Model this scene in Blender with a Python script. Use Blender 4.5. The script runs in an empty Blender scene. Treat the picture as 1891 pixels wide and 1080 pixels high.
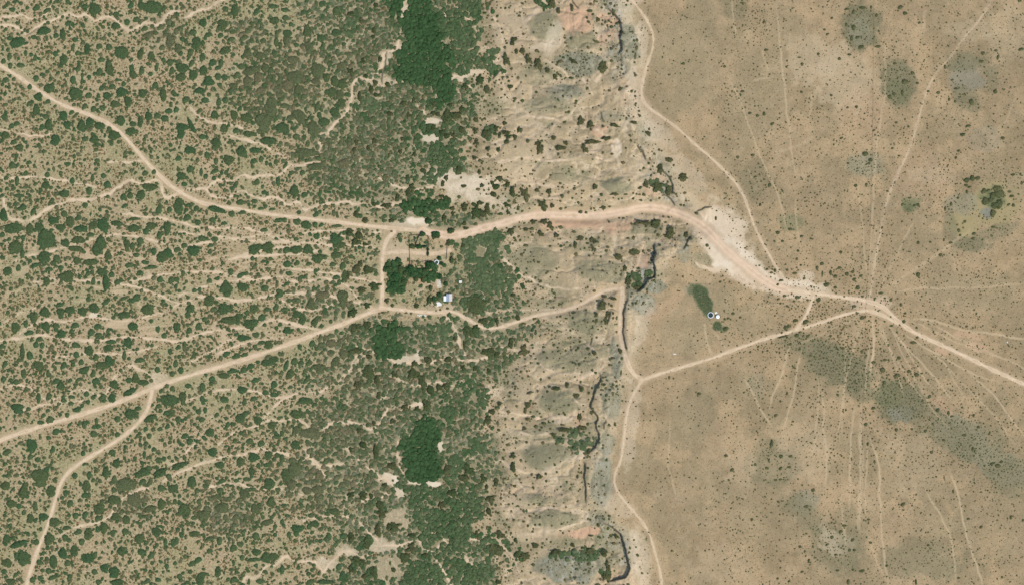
import bpy, bmesh, math, random
import numpy as np
from mathutils import Vector

# ------------------------------------------------------------ camera, sky, sun
S = 0.6                                   # metres per traced map unit
CX, CY = 945.5, 540.0
def wx(px): return (px - CX) * S
def wy(py): return (CY - py) * S
scene = bpy.context.scene
cam_d = bpy.data.cameras.new("camera"); cam = bpy.data.objects.new("camera", cam_d)
scene.collection.objects.link(cam); scene.camera = cam
CAM_H = 6000.0
cam.location = (0, 0, CAM_H); cam.rotation_euler = (0, 0, 0)
cam_d.sensor_width = 36; cam_d.lens = 36 * CAM_H / (1891 * S)
cam_d.clip_start = 10; cam_d.clip_end = 30000
SUN_EL = math.radians(56); SUN_AZ = math.radians(132)     # compass bearing the light comes from
world = bpy.data.worlds.new("World"); scene.world = world; world.use_nodes = True
wn = world.node_tree
sky = wn.nodes.new("ShaderNodeTexSky"); sky.sky_type = 'NISHITA'; sky.sun_disc = False
sky.sun_elevation = SUN_EL; sky.sun_rotation = SUN_AZ; sky.altitude = 1200
sky.dust_density = 1.5
wn.nodes["Background"].inputs[1].default_value = 0.15
wn.links.new(sky.outputs[0], wn.nodes["Background"].inputs[0])
sd = bpy.data.lights.new("sun", 'SUN'); sun = bpy.data.objects.new("sun", sd)
scene.collection.objects.link(sun)
sd.energy = 3.0; sd.angle = math.radians(0.5); sd.color = (1.0, 0.95, 0.87)
dirv = Vector((math.sin(SUN_AZ) * math.cos(SUN_EL), math.cos(SUN_AZ) * math.cos(SUN_EL), math.sin(SUN_EL)))
sun.rotation_euler = dirv.to_track_quat('Z', 'Y').to_euler()
sun.location = dirv * 2000
scene.view_settings.view_transform = 'Standard'; scene.view_settings.look = 'None'
scene.view_settings.exposure = 0.42; scene.view_settings.gamma = 1
scene.view_settings.use_curve_mapping = False

rng = np.random.default_rng(7); random.seed(7)
C = scene.collection
def lin(c):
    c = np.asarray(c, float) / 255.0
    return np.where(c <= 0.04045, c / 12.92, ((c + 0.055) / 1.055) ** 2.4)

# ------------------------------------------------------------ noise
_lat = {}
def vnoise(x, y, scale, seed=0):
    if seed not in _lat: _lat[seed] = np.random.default_rng(1000 + seed).random((256, 256))
    L = _lat[seed]
    u = np.asarray(x) / scale + 77.3; v = np.asarray(y) / scale + 41.9
    i = np.floor(u).astype(int); j = np.floor(v).astype(int)
    fu = u - i; fv = v - j
    fu = fu * fu * (3 - 2 * fu); fv = fv * fv * (3 - 2 * fv)
    i0 = i % 256; i1 = (i + 1) % 256; j0 = j % 256; j1 = (j + 1) % 256
    a = L[j0, i0] * (1 - fu) + L[j0, i1] * fu
    b = L[j1, i0] * (1 - fu) + L[j1, i1] * fu
    return a * (1 - fv) + b * fv
def fbm(x, y, scale, seed=0, octs=4, gain=0.5):
    t = 0; amp = 1; tot = 0
    for k in range(octs):
        t = t + amp * vnoise(x, y, scale / 2 ** k, seed * 7 + k); tot += amp; amp *= gain
    return t / tot
def sstep(a, b, x):
    t = np.clip((x - a) / (b - a), 0, 1); return t * t * (3 - 2 * t)
# ------------------------------------------------------------ traced layout (map units, 0..1891 by 0..1080)
def P(s): return [tuple(float(v) for v in q.split(',')) for q in s.split()]
ROADS = [   # name, label, width, points
 ("dirt_road", "graded dirt road running down from the upper left to the homestead", 7.2, P("-30,103 0,121 35,143 75,172 115,195 160,210 200,228 235,258 262,292 290,321 312,342 335,357 365,373 400,381 450,388 500,396 560,403 620,410 680,417 730,422 780,426")),
 ("dirt_road", "wide pinkish dirt road climbing from the homestead up the canyon to the plateau", 17, P("780,426 827,437 865,430 890,421 927,413 960,402 1000,396 1060,398 1110,398 1155,391 1185,383 1215,384 1247,392 1280,407 1305,424 1330,452 1355,475 1380,495 1405,514 1430,530 1455,536")),
 ("dirt_road", "pale dirt road crossing the plateau to the right edge", 8, P("1455,536 1500,542 1550,548 1600,555 1631,567 1656,592 1683,612 1726,632 1771,652 1821,677 1891,710 1925,724")),
 ("dirt_road", "lower strand of the plateau road passing under the fence", 6, P("1600,573 1625,580 1640,588 1656,597")),
 ("dirt_road", "straight dirt road from the lower left edge to the homestead", 8, P("-30,824 0,812 75,786 150,765 225,740 287,714 320,702 370,687 445,665 520,640 570,621 640,595 665,584 702,570")),
 ("dirt_road", "short pale dirt lane along the left side of the homestead", 8, P("704,570 706,540 705,495 707,462 714,442 728,428")),
 ("dirt_road", "winding dirt road from the homestead up the slope to the escarpment", 7, P("702,568 740,572 795,578 835,573 860,587 890,605 915,607 960,592 997,580 1035,575 1067,565 1100,546 1122,534 1148,532")),
 ("dirt_road", "dirt road cut below the escarpment rim and down to the hairpin junction", 9, P("1148,532 1150,548 1145,572 1144,602 1149,640 1159,672 1171,692 1185,700")),
 ("dirt_road", "straight pale dirt road from the hairpin junction across the plateau", 5.5, P("1185,700 1210,692 1280,671 1317,660 1355,645 1405,627 1442,617 1470,608 1505,599 1542,585 1570,577 1600,573")),
 ("dirt_road", "narrow dirt road following the escarpment rim to the bottom edge", 5, P("1185,700 1170,725 1159,752 1155,778 1152,805 1150,825 1146,852 1133,877 1136,902 1155,927 1185,960 1200,985 1210,1022 1221,1060 1224,1110")),
 ("dirt_road", "narrow dirt road following the escarpment rim from the top edge", 4.6, P("1158,-20 1165,0 1177,15 1197,42 1207,70 1205,92 1195,120 1186,152 1183,175 1192,197 1222,217 1250,237 1280,265 1312,292 1342,320 1367,350 1380,382 1392,420 1410,455 1430,490 1445,512")),
 ("dirt_road", "dirt branch road curving down to the lower left corner", 7, P("279,722 277,735 270,760 250,785 225,807 175,837 130,865 110,890 100,922 90,960 75,997 60,1035 47,1078 40,1110")),
 ("dirt_road", "short dirt spur joining the two plateau roads", 6, P("1501,548 1495,565 1487,583 1470,607")),
 ("dirt_road", "pale faint sandy track from the top right edge down to the junction", 4, P("1836,-20 1831,0 1803,45 1778,70 1756,105 1731,130 1713,160 1701,195 1688,245 1679,275 1661,312 1643,352 1633,382 1622,440 1616,470 1611,510 1604,550")),
 ("dirt_road", "dusty yard track inside the homestead", 9, P("709,468 730,465 760,465 800,470 830,462")),
 ("dirt_road", "narrow pale foot track beside the row of trees in the homestead", 4, P("812,495 800,512 790,525 778,535 766,542")),
 ("dirt_road", "faint dirt track from the winding road back toward the grey thicket", 5, P("880,581 905,577 940,573 985,572 1035,570")),
]
TRACKS = [  # width, strength, points
 (4.5,.8,P("1610,578 1612,640 1605,700")), (9,.55,P("1592,745 1587,810 1588,860 1587,910 1584,960 1582,992")), (2.5,.6,P("1576,735 1571,810 1567,870 1566,960")),
 (3,.7,P("1603,790 1611,825 1621,860 1625,935 1630,1010 1638,1075 1642,1100")), (2.5,.7,P("1748,850 1756,880 1766,902 1776,950 1788,1000 1811,1075 1820,1100")),
 (2.2,.6,P("1698,887 1721,930 1741,960 1756,992 1762,1035 1764,1090")), (4,.7,P("1656,592 1701,587 1746,600 1786,611 1826,614 1891,627 1920,632")),
 (3,.6,P("1701,589 1726,602 1783,634 1821,647 1891,680 1915,690")), (3,.65,P("1646,607 1691,632 1731,655 1778,682 1821,700 1858,710")),
 (2.5,.6,P("1778,682 1811,705 1856,757 1878,790 1895,810")), (2.2,.5,P("1618,585 1628,622 1658,672 1690,720 1720,760")), (2.6,.6,P("1646,607 1676,650 1706,700 1726,720")),
 (2.6,.6,P("1630,590 1653,622 1711,680 1746,725 1771,755")), (2.2,.5,P("1700,645 1741,665 1761,705 1791,750")),
 (2.6,.65,P("1463,620 1455,647 1445,680 1430,722 1417,760")), (2.4,.6,P("1480,640 1472,672 1465,730 1452,765 1441,802")), (2.6,.6,P("1372,690 1395,740 1412,767 1427,795")),
 (2.2,.5,P("1512,690 1510,740 1507,807 1495,850")), (3,.6,P("1516,700 1519,750 1522,807 1526,840 1520,920")),
 (3,.6,P("1430,-10 1435,20 1440,100 1447,162 1452,200 1457,262 1465,305 1472,340")), (2.4,.55,P("1335,110 1345,145 1362,175 1380,230 1397,270 1412,310 1430,345 1445,387 1452,420 1458,445")),
 (2.4,.5,P("1350,-10 1355,50 1362,72")), (2,.45,P("1380,312 1390,337")), (2.6,.45,P("1470,360 1468,395 1471,430 1476,450")), (2.4,.4,P("1498,165 1498,190 1490,235")),
 (3.5,.55,P("1620,545 1650,537 1700,532 1761,530 1821,532 1853,525 1910,521")), (6,.45,P("1612,545 1640,527 1683,500 1716,480 1760,445 1800,420")),
 (3,.5,P("1641,40 1634,80 1633,150 1631,187 1623,225 1612,330 1606,480 1600,540")), (5,.45,P("1710,20 1700,60")), (5,.4,P("1618,395 1612,470 1608,540")),
 (2.6,.6,P("1622,590 1640,640 1660,700 1668,740")),(2.2,.5,P("1640,600 1668,660 1700,720 1730,770 1760,800")),(2.6,.5,P("1610,590 1600,660 1596,740")),(2.2,.5,P("1585,585 1578,640 1560,700 1552,760 1540,830")),(2.4,.5,P("1590,580 1550,600 1500,625 1460,640")),(2.6,.5,P("1615,550 1640,500 1668,440 1690,400")),(2.4,.45,P("1606,550 1596,480 1590,400 1580,330")),(2.4,.5,P("1655,590 1700,600 1780,640 1850,660 1895,672")),(2.2,.45,P("1700,630 1760,690 1830,760 1880,830")),(2.4,.5,P("1550,905 1556,960 1560,1010")),(2.4,.5,P("1600,800 1596,880 1598,960")),(2.2,.45,P("1240,760 1230,850 1250,930")),
 (4,.6,P("1317,660 1304,640 1301,610 1300,590")), (4,.5,P("1345,648 1328,632 1318,610")), (2.4,.4,P("1880,160 1865,200 1850,240")),
 (5,.5,P("1500,255 1470,270 1420,285")), (4,.4,P("1420,145 1385,150")),(2.5,.45,P("1405,90 1412,115 1420,135")),
 (2.2,.5,P("1600,975 1620,1040 1640,1080")),(2.2,.45,P("1355,585 1420,560 1500,560")),(2,.4,P("1560,590 1561,700 1548,830")),
]
WASHES = [  # width, points
 (3,P("420,480 480,462 540,455 600,440 660,432 700,428")),(3,P("300,470 360,450 430,440 500,432")),(3,P("430,560 500,545 560,540 620,548 670,560 695,572")),(3,P("520,495 580,500 640,510 690,520 703,530")),
 (3,P("240,520 300,505 360,500 420,505 470,517")),(3,P("60,520 120,515 190,520 250,530 300,548 330,560")),(3,P("330,430 400,436 460,445 540,448 600,452 680,455 702,460")),(3,P("100,660 160,650 220,655 290,640")),
 (3,P("30,760 90,745 150,740")),(3,P("340,740 400,720 460,718 500,735 540,730")),(3,P("200,300 240,300 262,296")),(3,P("0,330 60,325 120,335 180,345")),(3,P("420,250 470,262 520,285 535,303")),
 (3,P("350,200 380,225 430,230 480,250")),(3,P("560,430 620,425 680,424")),(3,P("640,830 660,850 690,870 705,885")),(3,P("560,960 610,950 660,960 700,1005")),(3,P("380,900 430,890 470,905 520,900 560,915")),
 (3,P("700,690 735,700 760,715 800,705 838,713")),(3,P("660,640 700,655 730,668")),(3,P("745,668 790,672 830,660 870,668 905,660")),(3.4,P("800,560 840,600 850,640 870,668")),(3,P("860,30 880,45 884,70 872,95")),(3,P("700,330 730,345 770,350 800,345")),
 (3,P("905,20 930,60 925,110 905,140")),(4,P("920,300 960,290 1010,300 1060,295 1110,275")),(3.4,P("930,330 980,340 1040,345 1090,335 1120,318 1150,300")),(3.4,P("930,480 980,520 1040,535 1100,530")),(3.4,P("985,660 1020,690 1070,690")),
 (3.6,P("925,850 960,870 1000,880 1030,868")),(3.4,P("930,940 975,945 1030,935 1070,930")),(3.6,P("940,990 990,985 1040,975 1085,960")),(3,P("1005,110 1035,125 1050,145 1090,150")),(3.4,P("930,230 965,215 1000,216 1030,222")),(3,P("925,640 960,650 1000,640")),
 (3.4,P("960,20 975,60 1000,90 1030,92 1040,62")),(3,P("1140,300 1150,330 1172,345")),(3,P("1100,290 1125,300 1136,285")),(3.2,P("925,760 960,765 1000,772 1020,771")),(3,P("920,1000 950,1030 960,1060")),(3.2,P("1100,240 1135,262 1137,285")),(3,P("1190,455 1180,480 1170,500")),
 (3,P("-10,36 0,34 15,30 42,26 50,35 72,32 87,22 92,10 90,-10")),
 (4.5,P("-10,46 0,46 22,47 37,55 45,64 57,59 67,47 85,39 107,30 125,24 142,31 159,24 170,39 180,36 197,29")),
 (6,P("197,29 212,37 227,49 242,59 252,47 270,39 282,45")), (4,P("282,45 297,45 305,27 320,19 330,20 337,32 347,30 362,19 392,14 400,3 415,0")),
 (5.5,P("5,367 7,392 22,406 50,411 65,399 85,385 107,376 132,369 160,370 200,359 217,347 237,331 252,339 272,337 289,330 300,345 299,362 312,364 328,356")),
 (4.5,P("335,352 380,349 390,336 405,332 427,336 445,323 465,329 490,323 517,325 532,304 550,307 570,300 591,300 590,270 591,245 607,250 610,235 632,215 640,207 650,175 652,152 662,142 677,151 692,140 701,130 705,117 711,97 732,92 737,70")),
 (4,P("382,349 387,362 417,366 427,362 447,350 460,361 480,369 500,364 517,366 530,379 552,372 559,387 570,386 595,375 620,377 640,370 655,380 670,372 685,382 720,378 745,374")),
 (5,P("418,367 427,360")),
 (4,P("-10,630 0,629 37,624 85,617 107,626 150,629 185,629 212,624 250,622 290,626 320,630 340,627 370,615 402,609 445,607 470,605 495,591 517,590 537,599 570,605 588,609")),
 (3.2,P("35,615 55,600 80,589 112,594 132,591 155,585 172,587 190,586 215,594 240,590 275,584 307,576 330,560 350,553")),
 (2.6,P("330,545 370,532 410,520 470,517 510,510 545,520 570,520 590,512 620,520 640,527 655,545 668,560 690,575")),
 (2.6,P("22,482 62,470 100,460 125,455 162,444 190,434 237,434 275,442 300,450")), (3,P("225,395 287,401 320,407 340,412 357,419 420,421 470,424 510,440 550,450")),
 (3,P("430,477 495,472 545,470 590,462")), (2.6,P("340,668 365,662 380,652 395,647 415,630 435,617")), (2.4,P("400,655 440,635 460,630 490,625 520,622")),
 (2.6,P("482,778 500,757 520,737 545,727 565,724 585,727 615,710 640,690 655,662 670,650")), (3.4,P("402,820 420,807 445,792 470,787 490,775 527,776 560,777 572,790 602,792 607,780 640,782")),
 (3.2,P("310,858 320,855 340,845 345,830 357,820 362,812")), (4.2,P("300,890 320,879 332,869 347,869 367,856 395,850 405,845 425,842 447,842 460,831 472,835 482,825 502,836 515,834 532,840")),
 (4.6,P("445,1085 452,1062 467,1072 480,1060 490,1046 512,1042 527,1025 540,1037 580,1036 590,1047 595,1060 607,1040 630,1020")),
 (3.4,P("630,1020 640,1017 660,1025 677,1030 690,1015 700,1008 740,1008 750,1000 772,995 780,1008 790,1017 802,1022 812,1006")),
 (3.4,P("110,990 125,980 150,969 180,966 200,955 212,935 230,917 255,904 272,902")), (2.4,P("0,718 40,705 80,740 110,735 150,715 190,735 212,700")),
 (2.2,P("205,700 225,680 240,675 255,682 275,690 287,708")), (2.6,P("340,560 380,545 430,555 470,553")), (3,P("520,555 545,568 570,575 590,570 612,565")),
 (2.2,P("0,240 30,245 60,252 90,247")), (2.6,P("1000,-10 1007,0 1002,12")), (7,P("1006,-8 1000,14 985,28 972,38")),
 (4,P("1093,172 1070,187 1060,207 1035,222 1020,237 1011,256")), (4,P("1010,587 1025,597 1060,615 1085,635 1100,648")), (5,P("1110,680 1090,690 1072,697 1022,710 990,715")),
 (5,P("1078,843 1055,847 1025,860 1005,873")), (5,P("955,893 965,900 973,906")), (2.4,P("1020,447 1045,444 1065,447 1100,435 1115,420")), (3.4,P("1140,455 1172,455 1190,447 1210,445 1222,452")),
 (4,P("1110,367 1135,372 1150,371 1167,365 1177,352 1170,330 1165,315")), (2.2,P("955,377 975,370 985,364 1002,367 1027,364 1034,374")), (5,P("1285,488 1317,500 1335,498")),
 (3,P("640,690 652,676 665,662 672,655")), (4,P("733,815 735,840 738,868 752,878")), (5,P("700,885 712,880 722,893 732,905 736,918")), (3.5,P("668,925 700,920 715,912")),
 (3,P("800,985 830,1005 852,1020 862,1035 872,1045 890,1043 902,1042")), (3.5,P("805,1035 818,1052 830,1075 840,1095")), (2.6,P("855,1040 872,1025 880,1015")),
 (3,P("870,995 890,1000 930,1000 950,1003")), (4,P("960,800 985,805 1010,800")), (3,P("898,790 905,765 895,745 900,730 907,722")), (3,P("838,713 845,708 852,703")),
 (4,P("752,750 770,748 778,752")), (3,P("720,775 735,760 752,755")), (3,P("700,740 720,725 715,700 705,690")),(3,P("640,778 660,783 690,795 705,775 715,755")),
 (4,P("745,30 748,22 742,14 750,0")),(2.6,P("820,35 825,10")), (4,P("832,140 850,142 872,132 890,133 905,122 920,110 928,102")),(3,P("845,170 860,162 872,160")),
 (3,P("772,195 782,205 790,220")),(3,P("690,150 705,155 722,155 735,148 750,152 765,150")),(3,P("706,130 707,160 705,175")),
 (2.6,P("0,598 15,590 40,575 80,562")),(2.6,P("435,0 436,6 448,0")),(3,P("900,370 920,375 940,385 960,375")),
 (3,P("560,850 570,840 580,860 592,870 605,878")),(4,P("560,830 575,845 588,860")),(3,P("592,862 620,857 640,855")),
 (3,P("960,740 990,718 1020,712")),(3.4,P("1055,728 1068,745 1085,750")),(4,P("1015,770 1040,773 1058,772 1063,758")),
 (3,P("985,250 1010,256")),(4,P("1095,175 1085,160 1078,150")),(3,P("1165,230 1178,255")),(4,P("1100,152 1110,140")),
 (3,P("1040,62 1042,72 1030,90")),(3,P("972,600 1000,588 1030,582")),
]
CLIFFS = [  # drop, reach, points (scaled below) (high side to the east / outside)
 (6.5,45,P("1118,14 1130,24 1138,33 1146,44 1149,55 1144,69 1150,84 1149,94 1137,102")),
 (5.5,40,P("1105,683 1110,694 1107,706 1100,717 1094,733 1090,750 1096,758 1103,768 1100,785 1107,800 1107,812 1097,827 1080,841")),
 (5,40,P("1078,848 1081,867 1079,885 1081,905 1082,928")),
 (9,60,P("1102,966 1118,966 1132,973 1142,981 1149,994 1155,1015 1160,1035 1161,1050 1157,1063 1144,1067 1130,1071 1118,1068")),
 (3.4,30,P("1160,550 1154,565 1150,590 1150,612 1153,632 1159,650")),
 (8,50,P("1207,448 1210,462 1206,478 1206,490 1211,505 1208,514 1196,516 1192,524 1184,534 1172,540")),
 (4,30,P("1221,302 1224,316 1234,328 1243,338 1243,352 1238,362")), (3,25,P("1220,357 1233,364 1243,374 1248,382")),
 (2.4,22,P("1175,268 1186,280 1193,297")), (4,25,P("1277,437 1270,442 1268,452 1261,463")), (3,20,P("1127,573 1126,584 1120,600")), (1.8,18,P("1092,622 1089,636")),
 (3,22,P("1312,384 1297,385 1286,393")), (1.8,16,P("1120,776 1115,781 1116,792")), (1.6,14,P("715,93 712,112 706,132 706,158")), (2.6,20,P("928,127 918,138 907,147")),
 (1.8,16,P("1055,0 1062,10 1070,17")), (1.8,20,P("1110,205 1112,222 1118,225")), (1.6,14,P("45,65 57,60 67,50 85,44")),(1.5,14,P("205,360 220,352 240,335")),
]
RIM = P("1140,-60 1150,20 1168,60 1172,120 1165,180 1185,230 1215,270 1240,330 1270,370 1325,395 1330,440 1260,455 1225,480 1210,520 1175,560 1168,620 1160,670 1140,710 1125,780 1115,840 1105,900 1115,950 1165,985 1175,1060 1180,1140")
FOOT = P("885,-60 888,40 886,100 905,150 895,220 850,270 850,300 880,340 910,390 940,440 960,480 965,540 975,600 965,650 930,690 905,740 903,800 920,860 905,920 900,980 925,1060 930,1140")
# humps on the slope: x, y, rx, ry, height, colour key, strength
HUMPS = [(1010,48,38,28,4,'gg',.8),(1045,172,34,17,4,'gb',.8),(1072,72,34,28,4,'gg',.7),(1012,195,45,16,3,'gg',.6),(1142,342,32,17,4,'gg',.9),(1042,322,30,17,3,'gg',.5),
 (1180,420,50,14,3,'gg',.8),(1110,502,55,22,4,'gg',.7),(985,482,48,32,3,'gg',.7),(1080,592,38,19,4,'gg',.8),(1042,667,60,23,4,'gg',.7),(1036,742,38,24,5,'gg',.9),
 (995,615,42,14,2,'gt',.6),(1010,842,52,26,4,'gg',.9),(1020,957,48,20,4,'gg',.8),(1000,922,50,10,3,'gg',.6),(1050,1047,62,30,3,'gb',1.0),(1072,118,44,22,2,'gb',.9),
 (1000,800,50,12,2,'gg',.6),(1100,650,30,16,2,'gg',.5),(1120,240,26,20,2,'gt',.4),(990,140,40,14,2,'gg',.5),(1060,290,50,14,3,'gt',.5),(1190,560,22,18,0,'gb',.9),(1160,66,15,24,0,'gb',.9),
 (1168,95,14,20,0,'gb',.8),(1137,660,13,38,0,'gb',.9),(1130,740,20,34,0,'gb',.7),(1112,880,20,52,0,'gb',.9),(1208,528,22,14,0,'gb',1.0),(1264,465,14,18,0,'gb',.6),(1150,1000,12,26,0,'gb',.3),(1120,820,18,24,0,'gb',.7),
 (1130,215,30,12,0,'gb',.4),(1190,250,12,22,0,'gb',.3),(1090,35,18,12,0,'gg',.5),(1270,440,20,10,0,'gb',.5),(1295,480,18,18,0,'gg',.6),(1105,790,22,26,0,'gg',.4),(1118,1010,24,45,1,'gg',.7),(1140,10,14,14,0,'gg',.4)]
PATCH = [  # soil patches: x, y, rx, ry, angle, colour key, strength
 (1062,40,34,26,0,'rd',.8),(1128,38,20,14,20,'rd',.7),(1104,240,18,12,0,'rd',.8),(1215,330,14,8,0,'rd',.8),(1205,355,20,10,20,'rd',.5),(1188,478,15,16,0,'rd',.8),(1080,982,30,12,-10,'rd',.9),(1050,985,30,10,0,'rd',.4),
 (1060,412,60,9,0,'rd',.5),(1140,425,26,9,0,'rd',.5),(1127,66,16,10,0,'rd',.6),(1112,70,10,16,0,'rd',.6),(1108,60,12,16,0,'wt',.3),(1020,70,14,40,15,'wt',.5),(1000,88,24,10,-20,'wt',.6),
 (1137,282,12,18,0,'wt',.9),(840,335,66,24,10,'wt',.6),(870,350,60,22,-15,'wt',.5),(820,325,20,8,0,'wt',.6),(900,368,40,12,0,'wt',.5),(930,385,40,12,20,'wt',.4),(775,411,28,9,8,'wt',1.0),(755,418,40,7,0,'wt',.6),(722,886,24,10,20,'wt',.95),(738,912,9,14,0,'wt',.8),(765,892,18,4,10,'wt',.8),(800,893,16,6,5,'wt',.95),(813,826,6,13,0,'wt',.8),
 (747,20,14,6,-60,'wt',.8),(735,88,8,10,0,'wt',.7),(750,668,28,8,-10,'wt',.7),(773,662,5,12,0,'wt',.7),(772,750,16,5,0,'wt',.9),(795,226,22,7,0,'wt',.8),(792,256,22,9,10,'wt',.7),(838,142,24,6,0,'wt',.6),(872,135,24,6,-10,'wt',.7),(800,245,10,20,0,'wt',.4),
 (710,110,14,22,10,'wt',.5),(705,150,34,8,10,'wt',.5),(1335,435,75,42,50,'lt',.9),(1350,470,90,30,45,'bp',.95),(1425,520,100,20,16,'bp',.8),(1300,420,40,22,30,'bp',.6),(1090,415,90,12,0,'rd',.8),(1180,395,90,16,-2,'bp',.5),(1250,360,90,30,45,'lt',.5),(1350,486,48,22,30,'wt',1.0),(1372,497,50,12,35,'wt',.9),(1335,445,66,34,50,'bp',.7),(1330,410,40,34,0,'bp',.5),(1400,512,70,20,28,'bp',.9),(1480,535,70,16,6,'wt',.5),(1375,480,60,22,42,'wt',.6),(1335,455,40,22,50,'wt',.6),(1420,520,50,14,25,'wt',.6),(1330,492,22,10,-20,'wt',.8),(1365,470,50,16,45,'wt',.5),(1338,420,50,40,50,'wt',.35),(1395,505,40,12,35,'wt',.7),(1484,514,16,16,0,'wt',.5),(1475,535,50,14,8,'wt',.4),(1610,563,26,13,10,'rd',.6),(1605,560,50,18,0,'wt',.4),
 (172,585,10,8,0,'wt',.9),(288,712,16,9,0,'wt',.6),(290,695,18,12,30,'wt',.4),(1195,225,30,40,-30,'wt',.3),(1170,160,20,40,0,'wt',.35),(1150,5,30,20,0,'wt',.4),(1185,75,12,50,0,'wt',.4),(1220,250,50,16,40,'wt',.3),(1270,320,50,20,45,'wt',.3),(1185,600,14,50,15,'wt',.35),(1225,570,50,16,-30,'rd',.3),
 (1165,790,16,90,5,'wt',.35),(1140,930,40,20,20,'wt',.3),(1180,1020,20,60,-8,'wt',.35),(700,1005,40,16,10,'wt',.5),(640,1018,26,10,20,'wt',.5),(605,1042,22,14,0,'wt',.5),(715,1050,40,30,0,'lt',.5),(735,955,24,22,0,'lt',.6),(735,465,28,28,0,'lt',.8),(770,470,40,14,0,'lt',.6),(815,450,30,22,0,'rd',.35),
 (828,567,12,9,0,'lt',.9),(800,530,10,10,0,'rd',.4),(775,520,8,8,0,'rd',.6),(812,522,6,7,0,'wt',.7),(795,565,9,9,0,'gy',.8),(945,420,10,4,0,'wt',.5),(965,310,50,24,-30,'lt',.6),(940,50,30,50,20,'lt',.6),(940,170,30,30,0,'lt',.4),(960,720,26,18,-10,'lt',.6),(945,810,30,30,0,'lt',.4),
 (960,925,26,20,0,'lt',.5),(985,210,40,14,0,'lt',.4),(990,165,50,8,-5,'lt',.5),(1020,690,40,10,0,'lt',.5),(1065,840,24,8,-30,'wt',.5),(1012,868,16,6,-30,'wt',.5),(1035,773,26,8,0,'wt',.5),(1070,775,10,20,0,'rd',.4),(1000,990,46,14,-10,'lt',.6),(1110,700,10,10,0,'rd',.3),(760,390,20,6,0,'wt',.3),(650,372,24,10,0,'lt',.5),
 (1590,50,40,48,0,'gn',.9),(1588,60,24,30,0,'gb',.5),(1655,155,32,44,0,'gn',.85),(1655,170,20,22,0,'gd',.3),(1785,140,38,34,0,'bl',.65),(1783,175,30,20,30,'gn',.5),(1785,118,44,20,0,'gn',.7),(1790,195,30,16,20,'gn',.6),(1830,140,14,30,0,'gn',.5),(1818,258,34,24,0,'bl',.3),(1595,303,34,24,0,'gb',.6),(1680,378,19,17,0,'gd',.8),(1838,375,50,42,-35,'yl',.9),(1836,366,26,24,0,'gd',.8),(1821,393,15,12,0,'bl',1.0),
 (1776,415,30,26,0,'yl',1.0),(1775,378,34,20,0,'gb',.6),(1752,420,12,40,0,'gn',.5),(1785,452,50,14,0,'gn',.7),(1830,430,50,14,-20,'gn',.5),(1875,345,30,30,0,'gt',.5),(1555,680,80,34,22,'gn',.9),(1590,720,40,20,20,'gn',.6),(1660,742,48,38,0,'gn',.9),(1664,760,22,16,0,'bl',.8),(1640,730,34,24,0,'gd',.3),(1780,805,60,34,35,'gb',.7),(1850,860,56,32,35,'gb',.6),(1812,820,70,36,35,'gn',.4),
 (1425,862,46,42,0,'gn',.6),(1428,868,26,22,0,'gt',.7),(1487,925,28,22,10,'gb',.6),(1540,1010,62,50,15,'gn',.5),(1540,1000,36,26,30,'wt',.35),(1285,755,34,46,0,'gn',.3),(1270,790,44,30,0,'gt',.5),(1355,15,26,26,0,'gn',.45),(1392,335,30,40,20,'gn',.35),(1460,410,24,16,0,'gd',.35),(1290,30,30,50,0,'gn',.3),(1240,100,40,60,0,'gt',.5),(1300,120,30,60,0,'gt',.4),(1250,185,40,30,0,'gt',.5),
 (1340,560,20,30,0,'gt',.5),(1440,50,40,40,0,'gt',.4),(1575,990,34,60,0,'gn',.3),(1720,1040,60,30,0,'gt',.6),(1740,970,60,20,0,'gt',.5),(1395,710,20,24,0,'gb',.3),(1420,820,30,14,0,'gn',.3),(1380,960,40,40,0,'gt',.3),(1320,900,30,40,0,'gt',.4),(1500,640,70,22,15,'gn',.6),(1720,780,90,30,38,'gn',.6),(1870,880,50,40,0,'gn',.5),(1480,945,60,26,40,'gn',.5),(1700,1030,90,40,0,'gn',.4),(1400,180,60,70,0,'gt',.5),(1270,110,40,90,0,'gt',.5),(1310,560,30,40,-30,'gt',.5),(1324,600,9,10,0,'dg',.9),(1336,607,9,7,0,'dg',.5),(1278,535,14,10,0,'gb',.6),
 (1380,260,24,30,0,'gt',.4),(1800,60,50,20,0,'lt',.3),(1500,110,60,50,0,'lt',.5),(1560,150,60,60,0,'lt',.5),(1590,210,50,50,0,'rd',.2),(1860,60,50,50,0,'lt',.3),(1700,330,60,60,0,'rd',.2),(1800,540,90,40,0,'gt',.5),(1390,590,40,30,0,'gt',.4),(1260,620,50,40,0,'gt',.55),
 (1480,830,60,60,0,'lt',.3),(1370,860,30,40,0,'lt',.3),(1690,850,60,60,0,'lt',.25),(1870,980,60,60,0,'gt',.3),(1330,1040,60,40,0,'lt',.2),(1715,325,40,20,0,'lt',.3),(1740,750,30,10,45,'rd',.4),(1790,620,30,10,10,'rd',.5),(1738,650,16,8,20,'rd',.6),(1802,640,20,8,0,'rd',.5),
 (1296,546,14,22,-28,'dg',1.0),(1304,566,12,22,-20,'dg',1.0),(1300,556,14,24,-26,'dg',1.0),(1283,537,14,10,20,'dg',.5),(1324,600,9,10,0,'dg',1.0)]
COL = dict(bp=(232,209,180),dg=(46,78,42),rd=(222,182,150),wt=(244,228,204),lt=(208,188,156),gg=(146,144,114),gb=(149,149,126),gt=(166,151,118),gn=(122,120,92),gd=(88,108,72),bl=(140,142,127),yl=(170,157,114),gy=(175,162,135))
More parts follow.
